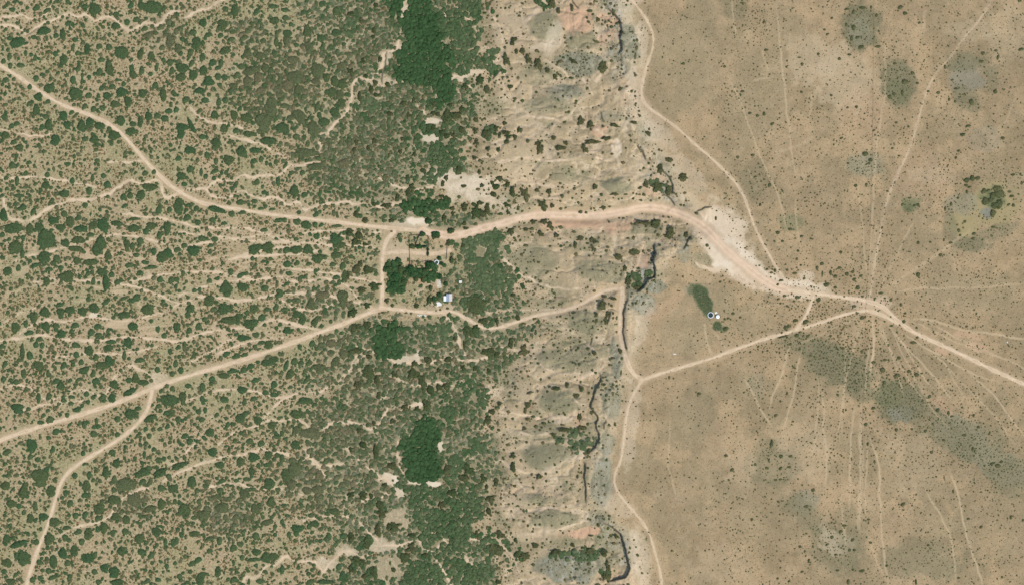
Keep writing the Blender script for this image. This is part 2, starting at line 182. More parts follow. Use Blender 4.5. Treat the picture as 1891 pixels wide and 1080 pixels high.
# thickets: polygons of touching dark canopy: key, points
THICK = [
 ('d',P("722,-10 712,20 728,42 738,60 742,80 745,100 738,132 748,147 772,150 795,170 803,192 822,185 830,165 840,150 834,138 842,120 838,98 820,85 815,65 810,42 812,25 795,20 790,-10")),
 ('m',P("812,20 870,-5 885,30 890,60 885,95 880,120 850,135 835,110 815,80")),
 ('m',P("845,122 865,118 872,130 868,137 850,138 845,130")),('g',P("900,92 922,90 918,112 905,120 898,108")),('g',P("905,122 922,117 924,130 912,138 902,132")),
 ('m',P("815,207 830,205 836,225 830,237 818,235 816,220")),('m',P("770,232 785,228 805,232 822,240 822,258 800,258 780,250")),('m',P("765,245 776,250 782,268 772,272 764,260")),
 ('m',P("895,238 910,236 912,252 900,260 892,250")),('g',P("850,238 860,234 862,252 850,258")),
 ('m',P("766,268 790,278 800,285 782,292 790,305 775,318 788,322 787,340 802,340 806,325 815,322 840,315 845,300 838,292 840,275 830,262 805,265 800,275")),
 ('m',P("840,303 855,308 858,320 845,323 838,314")),
 ('d',P("768,385 772,370 790,362 805,372 808,392 795,402 783,412 770,398")),('d',P("738,378 745,372 765,374 766,386 748,388")),('d',P("800,362 830,368 842,380 830,395 810,390")),
 ('g',P("885,430 895,424 920,422 915,440 937,452 933,475 912,478 895,476 878,485 862,475 858,462 860,440 875,436")),
 ('d',P("713,492 725,486 744,490 748,508 742,540 716,540 720,515")),('d',P("745,500 760,496 775,500 800,495 808,505 790,520 775,510 760,515 748,512")),
 ('g',P("868,488 900,482 940,500 960,510 955,535 925,545 900,540 880,535 870,515")),
 ('m',P("848,562 865,552 902,556 898,582 875,584 858,578")),('m',P("815,582 830,578 842,585 838,594 818,592")),('m',P("885,590 900,584 920,592 915,602 898,601")),
 ('d',P("692,594 700,595 730,594 742,600 762,600 745,615 734,635 750,648 748,664 725,666 710,658 700,640 697,615")),
 ('g',P("803,612 815,600 835,605 838,625 820,630 804,622")),('m',P("795,627 802,624 803,640 795,645")),('m',P("645,642 655,637 670,640 668,652 650,655")),('m',P("646,602 670,598 672,606 655,617 645,612")),
 ('m',P("700,595 685,600 680,610 690,615")),('m',P("855,612 870,605 885,612 880,622 860,622")),
 ('d',P("755,812 765,785 780,770 800,773 812,790 815,825 812,860 806,888 785,895 765,885 742,868 738,845 745,820")),
 ('m',P("808,770 828,752 845,753 840,775 825,785")),('m',P("870,765 882,760 886,782 875,790")),('g',P("850,720 875,712 890,725 885,745 860,750 850,735")),('g',P("890,720 905,715 902,745 890,748")),
 ('m',P("730,895 770,897 810,905 802,915 780,917 775,940 785,947 820,942 830,960 852,965 872,970 870,995 875,1010 855,1020 825,1007 812,997 800,1012 785,1007 780,985 765,970 760,945 750,932 747,915 735,910")),
 ('m',P("810,1007 830,1015 850,1022 865,1040 890,1047 902,1045 900,1070 865,1078 848,1082 825,1055 815,1032 805,1025")),
 ('m',P("740,1020 757,1035 795,1035 820,1055 835,1095 735,1095 745,1062 757,1047 742,1030")),
 ('g',P("868,815 890,808 898,825 885,842 870,838")),('g',P("825,860 845,840 860,855 845,880 828,885")),('m',P("895,1003 930,1000 935,1020 910,1025 895,1015")),('m',P("818,905 845,915 865,905 885,915 885,950 865,960 845,950 825,935")),('m',P("948,1020 965,1018 980,1032 968,1038 950,1032")),
 ('m',P("690,925 708,925 712,950 700,955 692,940")),('m',P("665,990 685,988 688,1005 672,1012")),('m',P("685,1048 695,1050 697,1065 685,1070 680,1058")),('m',P("648,1030 675,1032 672,1042 650,1058 645,1045")),
 ('g',P("1165,500 1180,508 1195,515 1188,525 1175,535 1165,530 1158,515")),('g',P("1190,490 1205,492 1208,508 1195,512")),('g',P("1200,340 1212,336 1228,345 1242,345 1238,356 1222,356 1208,350")),
 ('g',P("1040,795 1060,790 1085,800 1100,812 1095,825 1080,835 1060,825 1045,812")),('g',P("1010,1012 1035,1010 1075,1015 1105,1012 1098,1030 1050,1025 1012,1030")),('g',P("1105,1050 1125,1058 1140,1062 1125,1072 1110,1065")),
 ('g',P("1012,805 1035,805 1040,815 1020,818")),('m',P("985,-5 1015,-5 1022,12 1005,15 992,10")),('g',P("640,30 665,35 660,60 640,80")),('g',P("680,180 700,180 702,205 685,212 678,195")),
]
TILES = {
(0,0):"260,55,28,25;80,68,25,18;120,310,55,40,-20;240,272,22,17;310,225,50,28,-20;500,170,32,22;455,250,20,45;120,168,20,14;60,280,20,18;845,190,30,28;690,65,40,50;620,45,30,18;1120,50,70,50;850,105,25,22;725,340,25,22;797,345,22,28;635,360,22,42;565,390,20,20;530,345,14,30,20;890,385,50,50;1030,395,22,45,20;1110,415,28,30;460,440,28,40;250,425,17,25;15,450,20,20;65,482,20,22;140,480,30,20;60,415,18,28;740,440,28,20;800,500,30,60,-10;725,530,22,35;570,500,20,32;965,505,20,35;975,550,28,30;1040,520,20,35;1148,500,17,25;1250,460,25,28;1265,520,20,30;257,578,22,25;355,650,38,35;30,590,25,25;530,590,22,35;550,690,50,45;597,597,11,32;740,652,20,20;782,708,28,30;645,705,28,22;890,680,42,35;905,620,18,22;1045,690,28,35;1140,630,25,25;1200,700,25,50;940,750,30,40;840,770,32,30;750,797,25,24;685,805,24,24;617,785,22,25;275,715,28,32;210,640,18,22;345,750,20,17;205,765,18,22;260,815,28,40;25,865,25,25;75,930,22,20;115,912,25,18;460,855,28,38;490,920,30,28;520,830,20,20;330,860,25,20;350,920,25,45;300,940,18,30;595,930,32,42;655,905,30,38;730,930,38,28;835,1000,40,38;885,890,30,40;1030,900,22,40;975,915,25,22;1090,860,25,35;1155,855,25,25;1210,875,30,25;1240,820,30,20;30,1000,28,32;90,1050,22,22;400,1035,38,38;690,1030,35,30;620,1025,30,18;960,970,38,28;1060,1030,15,18;710,1070,30,18;1040,40,30,30;1000,140,25,25;930,160,25,22;1240,160,28,25;1180,200,28,22;1060,210,26,20;1090,255,40,22,-25;1250,300,30,60;545,290,22,20;405,260,22,20;1190,350,25,20;960,35,22,28;820,640,24,24;800,950,18,20;410,10,28,14;490,10,20,16;105,8,24,14;335,75,30,18,-30;1200,440,18,16;1105,545,20,18;650,570,16,20;180,390,14,24;400,395,18,25",
(320,0):"215,165,28,32;255,255,27,22;165,320,38,45;140,237,28,25;422,288,30,18;122,380,28,22;30,355,28,35;515,280,38,22,-10;610,85,25,28;380,65,25,22;450,75,25,50;735,45,38,20;745,150,35,28,-20;825,130,25,25;965,88,28,20;820,70,30,18;840,245,32,28;985,230,28,45;760,250,18,30;757,310,18,40;660,300,25,20;380,370,48,25,-20;355,185,40,40;285,460,26,32;217,520,27,36;345,465,22,30;140,555,30,40;130,465,22,28;325,565,25,27;375,572,25,25;325,500,24,17;255,600,40,35;465,555,25,28;570,520,60,35,-20;620,570,28,40;545,600,35,40;675,500,28,35;545,395,30,40;500,490,30,25;1000,350,30,50,-20;1090,280,32,28;1100,345,18,35;885,440,45,30;1065,520,55,55;840,630,40,45;900,570,60,55;925,660,35,35;1170,680,33,35;1245,620,35,40;1130,440,20,28;380,740,25,26;330,755,20,30;90,735,33,25;15,810,20,25;445,850,28,35;720,790,52,70;665,900,60,70;860,870,28,25;930,860,40,60,-30;1030,950,45,55;905,1010,28,25;1190,830,35,35;1110,900,40,30;800,945,45,40;560,990,50,22;540,870,45,35;460,965,28,22;60,940,45,30;50,990,30,35;210,1010,28,22;310,1050,40,30;130,930,18,60,-25;1130,570,30,30;1240,490,35,35;1210,385,17,30;1200,240,35,30;370,950,30,28;300,850,30,28;230,740,28,24;960,715,25,25;1060,790,20,40;640,410,40,28;780,600,25,25;830,300,22,40;1100,25,30,25;1200,80,25,35;1190,600,30,40;440,640,28,30;210,420,24,34;60,500,50,35;50,570,35,30;1230,700,30,40;700,1040,60,30;1050,600,35,25;760,525,22,24;345,260,22,20;600,240,20,14;190,670,45,22;640,670,35,25;820,780,35,22;1240,760,35,30;15,230,18,30;820,10,20,12;1120,75,16,14",
(0,270):"135,10,28,30;78,140,25,30;120,140,15,20;203,120,20,18;35,235,18,18;115,255,18,35;180,200,20,20;130,365,40,16;465,350,40,28;650,330,28,28;785,283,28,28;757,218,20,22;675,235,15,30;155,455,35,22;235,485,20,28;375,400,18,18;15,510,30,45;90,605,68,38;210,610,26,40;280,597,35,33;330,690,60,80;160,680,16,25;55,690,18,15;105,750,50,50;155,795,17,38;385,550,38,28;465,500,25,28;510,560,30,45;440,600,35,25;570,530,25,22;680,585,33,30;590,610,50,25;755,580,40,55;855,570,45,20;905,375,25,25;955,365,25,25;1035,360,32,35;915,440,25,18;1165,472,25,32;985,537,42,15;980,607,42,28;1110,590,42,25;1070,630,28,22;1230,600,30,45;1170,660,20,32;620,437,22,22;660,655,30,18;570,695,55,24;475,715,32,30;550,758,50,22;735,710,40,45;710,770,40,40;790,810,28,30;660,858,52,25;562,848,30,28;320,820,52,40;385,865,25,22;250,880,35,20;45,925,32,32;335,1000,24,35;485,965,52,45;440,900,25,18;745,930,38,28;815,950,25,22;775,1010,25,60;1030,700,25,30;930,730,22,45;1190,820,38,42;1235,790,28,38,-30;1130,780,22,30;1000,805,30,15;950,880,35,20;1110,895,50,16;1025,938,24,24;1175,985,25,25;1260,990,25,28;640,945,22,22;355,910,28,18;410,830,25,30;170,870,15,15;125,900,20,25;5,655,22,20;680,1000,18,30;860,1005,25,25;970,740,20,30;710,105,20,16;490,130,26,16;535,140,12,20;525,255,20,25;1245,470,20,25;40,315,16,16;5,365,18,16;1065,200,22,22;1130,190,18,18;1100,300,60,25;330,290,30,28;340,210,20,22",
(320,270):"115,30,38,30;405,102,42,35;310,5,35,20;245,65,22,28;30,90,25,20;310,110,20,25;120,170,28,30;55,220,35,28;75,280,22,20;300,185,30,20;385,195,16,20;500,40,40,40;600,30,40,22;970,50,80,38;590,110,25,25;645,95,18,25;685,125,15,18;755,115,18,20;825,140,12,30,20;430,312,20,18;615,265,22,25;668,342,22,18;890,330,35,40;965,360,25,22;950,195,22,22;1050,150,70,28;490,415,32,22;595,408,25,18;35,440,40,55;165,460,22,22;315,468,62,24,15;97,528,26,30;505,490,30,15;425,500,25,25;285,545,25,22;175,565,25,22;210,682,32,25;300,688,28,22;645,460,28,12;727,465,22,13;780,548,38,20;820,545,18,18;910,558,30,25;978,582,40,30;1043,580,22,20;1090,582,18,18;1205,590,42,12;665,620,30,15;1055,665,25,24;905,687,20,14;1200,685,50,38,30;1230,730,35,28;600,760,50,35,-25;695,750,40,45;835,768,28,26;905,765,45,30;992,765,38,32;1065,830,45,32,-20;1200,805,42,26;1120,820,20,18;838,872,30,26;910,865,22,20;420,928,25,24;145,770,50,35;75,735,25,20;25,765,30,20;500,950,40,18,-20;535,940,18,15;20,985,22,22;65,940,18,22;385,1050,50,35;510,1040,45,30;670,1050,35,22;850,940,25,18;1175,875,25,20;1250,885,25,30;1265,960,25,40;1050,920,18,18;1050,505,22,20;925,490,18,16;260,995,22,18;265,780,18,20;150,1065,20,18;780,1070,25,18;1260,640,15,20;1220,60,15,18;1260,130,40,40;200,190,14,28;770,260,18,40;130,430,20,18;1000,870,25,15;1200,970,25,20;940,970,25,15;270,735,25,14;370,570,22,16",
(0,540):"685,115,38,35;320,145,38,35;240,180,32,40;105,258,32,38;180,230,18,30;430,90,25,22;440,150,28,38;645,50,20,22;905,45,28,16;965,60,35,20;1000,40,30,28;845,38,20,15;1085,125,45,42;600,140,32,32;770,75,25,20;910,165,45,25;205,298,35,18;280,345,28,18;330,250,30,35;405,245,25,25;445,305,32,32;545,243,28,25;520,285,18,20;665,295,25,30;720,320,30,25;715,250,30,22;975,250,35,32;1158,270,18,25;1205,318,22,22;550,388,28,24;255,385,22,25;155,440,18,50;210,465,22,35;130,500,20,18;650,430,32,38;555,460,22,28;810,365,45,18;940,370,28,40;910,465,17,35;790,410,35,25;275,540,35,38,-20;165,600,22,38;750,540,50,30;795,510,28,45;615,575,42,25,-30;680,600,20,30;700,655,32,26;590,515,22,22;440,690,30,30;410,655,30,22;110,660,22,24;68,645,18,18;510,650,16,18;570,645,30,14,-25;835,680,32,32;945,648,25,22;995,635,28,35;1050,665,40,22;1025,500,35,22;1155,570,20,25;1250,435,17,25;1265,600,25,20;950,735,48,22,-25;750,775,28,25;820,780,30,30;630,750,22,22;520,772,25,15;462,798,22,18;515,820,22,18;642,810,17,20;275,780,18,42;350,768,17,35;120,855,45,35;200,862,18,17;560,865,35,20,-15;360,940,30,28;487,905,20,18;310,910,18,20;290,960,25,18;345,872,18,15;615,975,24,28;705,955,15,28;720,990,20,18;685,1045,26,28;860,935,28,22,-20;965,900,50,38;1010,858,25,20;860,1050,20,20;405,1030,30,25,-30;1240,795,65,42,10;1165,840,22,20;1225,890,25,22;1100,930,50,22,-35;1070,1010,18,20;1175,1010,22,16;1230,990,18,22;1095,1060,22,20;1180,730,14,18;1265,710,20,20;15,640,20,25;0,400,20,25;345,600,15,30;460,540,25,30;25,530,20,30;945,488,16,14;885,575,14,16;1115,390,14,16;510,130,40,28;1110,210,18,16;300,390,22,22;700,480,22,28;790,285,14,26;870,315,18,12;850,160,18,16",
(320,540):"260,60,38,40;120,118,32,30;100,155,20,18;375,120,52,40;590,120,32,32;780,15,32,26;755,108,22,26;690,125,30,18;650,185,28,28;570,230,58,34,-15;20,255,28,35;225,197,25,18;415,205,70,30;470,195,25,38;910,160,32,28;950,195,30,38;1015,85,32,40;1045,210,22,42,35;1250,40,38,60;1100,20,50,30;1070,50,22,22;820,125,32,18;840,280,35,25;605,312,28,22;512,335,45,24;650,370,30,18;700,385,35,28,-30;460,470,32,22;520,460,28,16;385,455,30,20,-20;50,575,22,28;10,525,20,30;280,640,25,24;210,700,22,38;105,690,25,20;370,615,40,22;430,580,35,20;515,572,26,26;568,545,26,25;740,495,35,25;690,520,45,28;620,515,18,15;740,680,26,30;677,740,24,22;505,720,38,26;590,785,25,22;600,650,30,20;830,540,18,45,15;890,510,28,28;1195,510,25,42,30;1165,375,38,30,-20;1085,385,22,24;1022,378,25,25;1235,360,30,28;1160,320,35,18;1080,560,45,35;985,640,18,40,20;1220,620,15,24;970,800,50,28;915,900,58,32;620,945,32,30;525,900,25,28;490,930,35,35;740,755,28,22;725,980,35,28;800,1040,18,24;765,1065,30,18;265,1035,32,32;205,940,22,22;65,780,25,48;208,787,18,28;30,940,22,28;315,905,18,20;395,980,18,28;1010,1040,80,40;910,1015,35,28;1255,455,35,35;860,600,28,40,25;75,395,18,35;30,405,20,18;110,280,20,28;80,1060,25,25;180,880,22,22;850,60,20,18;905,60,38,22;180,250,25,28;285,125,20,18;1255,150,16,18;390,10,35,20;860,700,20,14;940,520,25,18;1000,520,25,22;930,400,20,20;785,235,18,16;230,870,16,24;520,810,18,28;370,790,30,28",
(0,810):"290,285,62,65;335,230,22,25;368,388,38,38;30,350,35,32;75,482,38,30;130,500,20,24;165,385,32,60,20;40,100,38,20,-20;225,50,40,50;215,135,22,24;380,82,20,28;270,155,22,22;215,590,28,32;312,580,35,28;775,250,25,45;853,185,28,34;650,268,20,26;605,108,18,22;545,275,22,25;835,305,22,32;630,350,32,35;620,420,30,22;475,405,18,28;510,480,25,28;925,340,70,50;1045,320,28,26;1100,325,20,25;1050,250,65,30,-25;1090,220,28,22;1165,160,25,24;1175,255,60,25,-30;1205,150,18,20;1240,278,20,22;1185,365,28,30;1265,370,30,30;835,455,45,38;835,380,20,25;990,455,52,55;725,520,40,42;715,590,24,24;745,470,18,25;850,580,40,28;760,660,30,42;715,670,18,28;645,705,30,45;570,690,28,22;595,762,26,24;550,570,28,22;620,565,28,25,-30;485,660,30,20;470,725,22,18;355,745,38,45,20;260,765,22,24;130,780,65,24,-20;395,620,40,35;165,885,50,55;110,865,22,25;40,920,38,32;455,850,33,40;540,830,32,38;645,885,50,32;610,875,20,28,-20;690,865,20,30,20;490,920,26,28;385,910,28,55;282,915,22,24;350,978,22,26;380,1028,35,20;287,1033,20,22;305,975,18,16;230,1045,22,24;20,985,22,22;105,1010,20,20;70,1060,35,25;690,985,22,24;835,990,42,38,-20;765,958,28,34;860,1065,45,28;505,1025,25,20,-30;920,687,26,27;1025,740,35,38;1040,838,30,28;1110,865,25,28;1150,690,38,32;925,600,28,35;1185,485,28,42;1215,770,18,35;1270,770,18,35;890,830,30,35;1225,945,18,22;1080,1055,25,20;1160,1045,22,18;720,1060,22,20;1100,520,50,25,-20;1070,35,18,18;1130,80,18,18;1060,120,14,30;915,475,18,18;250,500,20,40;820,100,24,22;200,400,14,14;40,745,30,30;825,700,20,30",
(320,810):"115,20,30,22;285,100,30,35;40,200,60,24,-20;340,195,32,28;590,138,38,35;560,20,30,24;645,35,30,25;900,45,38,30;625,200,18,22;685,195,25,18;490,170,30,35;575,250,22,40;540,300,30,18;130,320,32,42,15;235,350,26,22;350,315,28,22;10,365,22,32;170,385,20,22;340,385,30,22;320,425,20,18;423,420,16,22;515,410,32,38;580,375,32,16;705,335,38,45;830,275,35,55,-20;870,340,38,38;890,225,50,60;768,378,22,20;718,470,32,38;600,520,30,40;625,545,15,18;815,495,25,16;880,160,30,25;1075,275,32,35;1205,290,30,25;985,385,35,28;1060,375,40,32;1105,360,25,25;1150,380,20,22;1005,440,18,28;1165,455,20,25;990,505,18,28;1190,540,40,26;1012,568,22,18;75,530,50,42;220,565,58,40,-25;150,585,25,18;245,520,28,28;355,510,50,40;380,580,20,22;183,465,18,22;40,425,15,18;5,465,15,25;690,620,42,22,-10;915,665,50,28;905,700,20,28;850,710,18,24;800,615,18,24;605,720,26,32;1140,730,26,32;1255,720,38,22;150,705,40,22;55,710,20,25;15,760,22,32;210,645,22,15;265,740,35,20;335,755,25,30;440,810,30,28;490,780,28,22;265,830,25,20;610,840,36,24;680,880,38,38;740,875,35,30;590,895,45,18;503,880,22,20;176,898,28,26;132,925,22,26;325,985,22,42;195,1040,35,42;440,1045,28,26;640,1055,34,22;40,1020,20,25;100,1065,22,15;800,970,18,38;465,990,18,14;1220,950,22,28;1250,1020,28,35;1120,1060,60,20;1010,1060,35,22;480,720,15,18;400,715,20,22;700,120,30,30;800,150,20,35;1040,630,35,25;1250,340,30,28;460,310,20,16;480,460,25,25;460,580,30,20;1120,170,22,24;840,570,20,16;1000,650,20,22",
}
SLOPE = {
(960,0):"610,500,40,42;65,440,28,30;20,375,25,22;125,375,16,14;140,480,35,30,30;205,520,22,18;260,565,22,18;450,895,28,35;520,920,22,35,20;330,905,16,16;250,1020,22,15;60,1045,15,15;575,150,18,18;610,155,10,10;677,203,15,14;417,750,13,13;500,600,10,10;520,85,20,12;495,135,14,10;380,580,22,9;20,745,18,12;10,965,14,18;700,930,40,14,20;740,660,14,22,25;860,360,12,20;850,420,8,30;845,468,9,9;778,745,8,8;560,310,28,9,20;340,320,14,10;130,1065,24,14;340,1060,20,14;200,1000,8,8;400,460,36,14,10;130,460,26,28;250,193,8,8;240,30,34,30;285,85,20,22;385,60,14,24;805,862,9,8;840,910,30,12,10;1100,558,11,9;1205,475,14,11;690,85,20,10,45;710,180,10,9;460,380,10,9;945,990,30,14,30;540,1050,70,18;640,1025,45,14;300,455,18,12",
(960,270):"480,25,28,30;150,20,30,40;300,15,45,20;555,300,20,24;40,355,35,45;130,325,18,18;215,335,22,24;170,435,38,35;240,440,18,18;302,460,14,15;620,450,20,20;450,485,22,12;490,490,12,12;100,560,24,17;180,560,28,22;225,590,35,22,30;155,650,28,22;90,610,18,12;270,660,22,18;450,680,30,16;535,695,28,22;410,735,18,22;305,740,14,12;375,740,10,10;545,760,22,18;415,798,16,14;845,780,45,35;730,820,38,22,25;775,905,18,20;800,1000,28,35;1010,300,48,34;1095,330,30,28;930,278,25,22;1035,165,30,30;1200,235,40,28;1110,640,35,40;1225,660,20,22;920,570,60,16;1000,580,50,26;855,580,15,15;955,773,16,14;860,1045,40,22;915,360,14,14;800,680,14,10;840,680,14,16;1020,660,16,14;1095,670,36,16;205,620,10,8;500,720,14,10;570,710,20,8;640,775,14,11;650,748,18,9,30;315,370,14,14;360,343,12,10;433,415,13,13;178,280,9,9;285,300,10,8;75,205,8,12;15,95,10,12;105,183,14,8;300,600,18,14;400,635,16,12;45,615,24,12;300,405,12,10;735,533,9,9;765,535,12,8;1060,525,11,8;605,360,14,14;780,358,18,7;700,355,30,12;680,60,14,10;760,125,16,12;1100,105,30,20;1200,965,9,11;45,735,22,12;430,275,8,8;750,950,8,14;700,1010,8,9",
(960,540):"740,432,20,18;713,186,12,14;640,210,26,28;650,160,22,25;610,95,45,25;550,445,20,18,30;455,710,22,20;350,685,18,18;270,708,40,14;415,760,28,25;35,1000,20,18;30,430,35,40;100,915,18,14;60,935,20,12;690,45,25,12;625,30,22,14;530,885,16,14;440,920,22,35;60,830,22,25;120,990,18,14;760,692,12,12;750,485,12,14;490,130,11,9;480,205,10,10;120,488,10,8;383,425,10,8;440,530,12,12;570,205,12,14;712,290,11,10;715,232,7,7;720,390,10,10;658,385,15,10;505,415,16,12;745,590,9,22;560,590,12,10;635,622,9,8;755,797,9,8;765,880,8,7;700,970,10,18;1100,625,10,12;1132,632,8,8;560,210,10,16;30,230,22,10;345,190,14,8;400,150,18,8,-20;250,108,10,10;205,730,11,11;75,740,26,10,-20;40,870,16,18;80,800,12,10;118,818,9,9;315,975,18,7;212,955,7,14;180,965,22,12;325,832,7,7;510,740,10,14;565,160,20,16;460,995,40,20;330,1010,60,14;250,1045,26,12",
(960,810):"145,278,28,20;30,528,12,20;50,528,9,18;172,28,15,14;372,362,12,18;35,865,50,30;270,835,50,22;520,830,50,22;620,840,30,30;650,940,20,40;640,1010,40,28;685,705,10,12;715,715,22,15;115,785,35,18;800,1065,15,12;515,75,18,12;8,158,11,13;50,25,11,10;12,323,10,8;100,360,14,16;282,82,8,8;455,245,9,14;430,455,14,9,-40;510,95,20,16;480,105,16,12;150,575,8,8;148,630,10,12;115,632,12,10;60,642,11,12;95,685,10,10;300,675,10,6;580,718,12,11;525,710,20,10;390,780,20,16;465,803,18,12;165,800,10,12;100,660,8,8;855,793,7,8;840,740,9,9;625,405,10,11;640,150,10,14;580,250,8,9;930,735,6,12;580,630,18,16;650,655,12,16;690,770,16,12;680,850,12,10;510,920,18,14;1120,820,10,10;836,140,8,8;950,318,7,7;1250,280,10,7;100,930,18,12;60,790,12,14;30,610,14,10;440,1060,8,8;580,1070,20,10;335,95,7,7;200,740,8,8;230,760,12,8",
(640,0):"215,35,20,20;200,225,22,20;195,270,18,16;245,435,18,22;355,352,16,14;300,620,20,20;210,610,25,20;180,660,22,26;215,700,20,18;245,700,16,16;95,715,20,35;70,1050,20,18;420,765,30,20;460,850,22,18;565,715,14,18;495,740,18,16;640,835,24,16;675,845,24,16;650,765,24,28;765,775,22,16;850,805,22,22;765,690,16,20;875,635,26,20;985,590,35,35;820,850,28,30;955,885,20,20;855,905,18,12;880,880,14,14;740,870,35,60;790,855,28,30;1030,655,24,18;1145,660,10,10;1105,950,20,22;950,965,20,22;1040,990,36,40;1210,640,22,18;1185,1050,22,20;1245,1015,22,20;1275,960,18,20;1130,1000,18,20;1170,910,20,16;1225,320,18,20;1240,290,30,16;1115,158,9,9;1080,145,10,10;1155,240,10,10;1070,318,9,9;1060,190,10,6;1170,350,14,12;1180,980,40,14;960,1055,22,18;205,1040,22,26;410,1025,15,18;640,950,26,30;700,985,25,28;740,1005,24,24;790,1000,24,22;850,960,24,32;840,1015,10,12;875,985,12,18;600,945,25,25;30,100,28,20;110,150,25,20;275,60,16,16;1195,1010,28,18;1255,380,16,18;1180,440,28,40;1170,700,10,8;1245,730,16,12;1120,840,16,7;1020,95,16,12;1075,60,10,10;30,530,28,28;120,450,20,22;140,560,20,18;320,840,26,20",
(640,270):"20,635,35,26;90,660,30,32;65,708,38,28;135,725,22,14;170,750,18,14;100,868,20,26;70,910,32,40;155,915,40,34;8,955,14,30;205,1035,45,28;110,1060,40,20;70,505,28,24;135,548,28,20;330,550,25,14;215,555,14,12;375,380,22,22;480,305,28,24;455,345,28,25;500,60,18,16;565,180,24,20;585,150,18,14;315,65,15,15;325,40,12,10;240,150,15,16;210,172,14,12;450,230,20,16;55,25,20,16;160,15,20,20;395,40,18,18;440,20,15,12;390,75,12,12;370,125,12,12;285,215,14,12;140,215,16,16;520,220,14,14;735,235,18,22;865,295,22,14;710,275,18,18;770,625,26,24;655,665,36,22;605,555,28,24;700,370,22,14;830,375,16,13;955,575,16,15;870,440,32,20;870,470,20,14;1000,290,18,16;970,318,18,12;1085,355,25,22;1105,300,30,25;1190,280,20,25;1225,340,26,35;1130,238,36,16;1200,405,14,12;1185,435,28,16;1195,490,18,17;1140,500,20,12;1085,448,13,18;985,420,30,16;1040,465,26,40;940,430,20,16;960,490,45,45;1005,500,30,30;945,85,24,14;985,108,14,14;980,190,16,18;1045,60,12,14;895,40,14,10;1120,25,18,16;1045,20,18,18;1215,630,28,28;830,175,32,28;785,500,16,18;720,530,22,26;780,460,22,16;740,390,28,22;750,715,18,22;700,742,14,10;860,700,10,14;860,735,16,18;905,500,15,16;870,570,16,20;880,605,28,10"+";245,685,14,12;360,735,8,7;200,430,20,18;295,440,45,20;150,410,14,12;230,470,22,10;330,630,10,8;640,322,10,9;575,308,8,8;545,322,10,8;845,232,10,8;1175,255,20,10;1075,270,14,20;1165,290,14,12",
(640,540):"750,495,30,26;680,575,20,20;860,555,22,22;950,560,20,20;1050,575,18,18;350,605,24,22;500,525,25,20;360,540,18,18;385,568,9,8;215,460,18,14;165,475,24,20;235,760,22,22;355,785,18,14;200,965,18,18;340,950,26,20;220,985,10,8;225,650,30,35;160,590,60,50;80,680,35,30;490,600,50,40;560,660,35,60;600,500,30,30;430,850,30,25;620,720,30,40;680,700,22,28;730,690,26,26;740,590,22,22;520,860,25,18;590,830,40,40;835,470,10,10;710,478,12,12;745,118,14,11;660,135,8,6"+";515,98,24,16;475,155,10,12;690,128,10,8;335,95,16,14;240,155,10,10;295,60,20,20;270,150,18,12;440,150,12,8;40,150,48,26,-30;150,95,28,20;60,260,50,30,-30;150,240,30,35;60,430,55,26;1080,355,14,18;1215,370,25,30;1130,820,20,16;1195,880,14,14;1165,1050,14,14;1125,1015,14,11;1045,940,30,30;1075,880,30,22;1230,20,24,14;1130,115,20,8;1265,185,18,24;870,155,12,9;960,90,90,60;800,340,18,18;905,290,50,35;1010,210,40,25;1110,210,14,30;955,260,30,20;870,385,14,30;980,380,8,26;1050,440,60,35;1110,460,30,20;610,55,24,28;575,95,10,9;90,1020,22,20",
(640,810):"1035,355,15,18;1010,290,25,24;1105,320,22,28;1050,535,20,30;1200,485,12,12;1190,45,18,14;1230,125,22,20;1065,445,40,28;205,865,14,18;190,960,12,22;230,680,30,45;200,990,35,40;130,1020,22,22;150,770,40,35;85,905,60,28;35,970,30,25;350,650,50,30;310,655,20,28;260,555,40,30;245,490,32,38;335,200,40,30;280,345,24,20;340,310,10,10;180,425,20,20;120,420,35,30;30,415,30,22;20,380,18,10;215,90,24,55;480,810,38,35;480,715,32,18;580,860,32,16;430,880,40,45;865,290,45,30;780,400,40,30;745,230,40,30;900,230,50,40;1160,300,10,12;1240,350,16,12;1110,820,70,50;1260,855,25,30;1140,710,45,28;1205,975,20,12;1120,960,18,15;1120,1060,25,20;1230,210,25,35;295,1030,12,20;345,970,18,20;320,920,10,18;700,490,30,25;30,80,18,16;120,45,30,28;1140,440,12,14;30,730,28,35;1180,690,12,10;1250,750,18,18;960,700,14,20;1040,660,12,20",
}
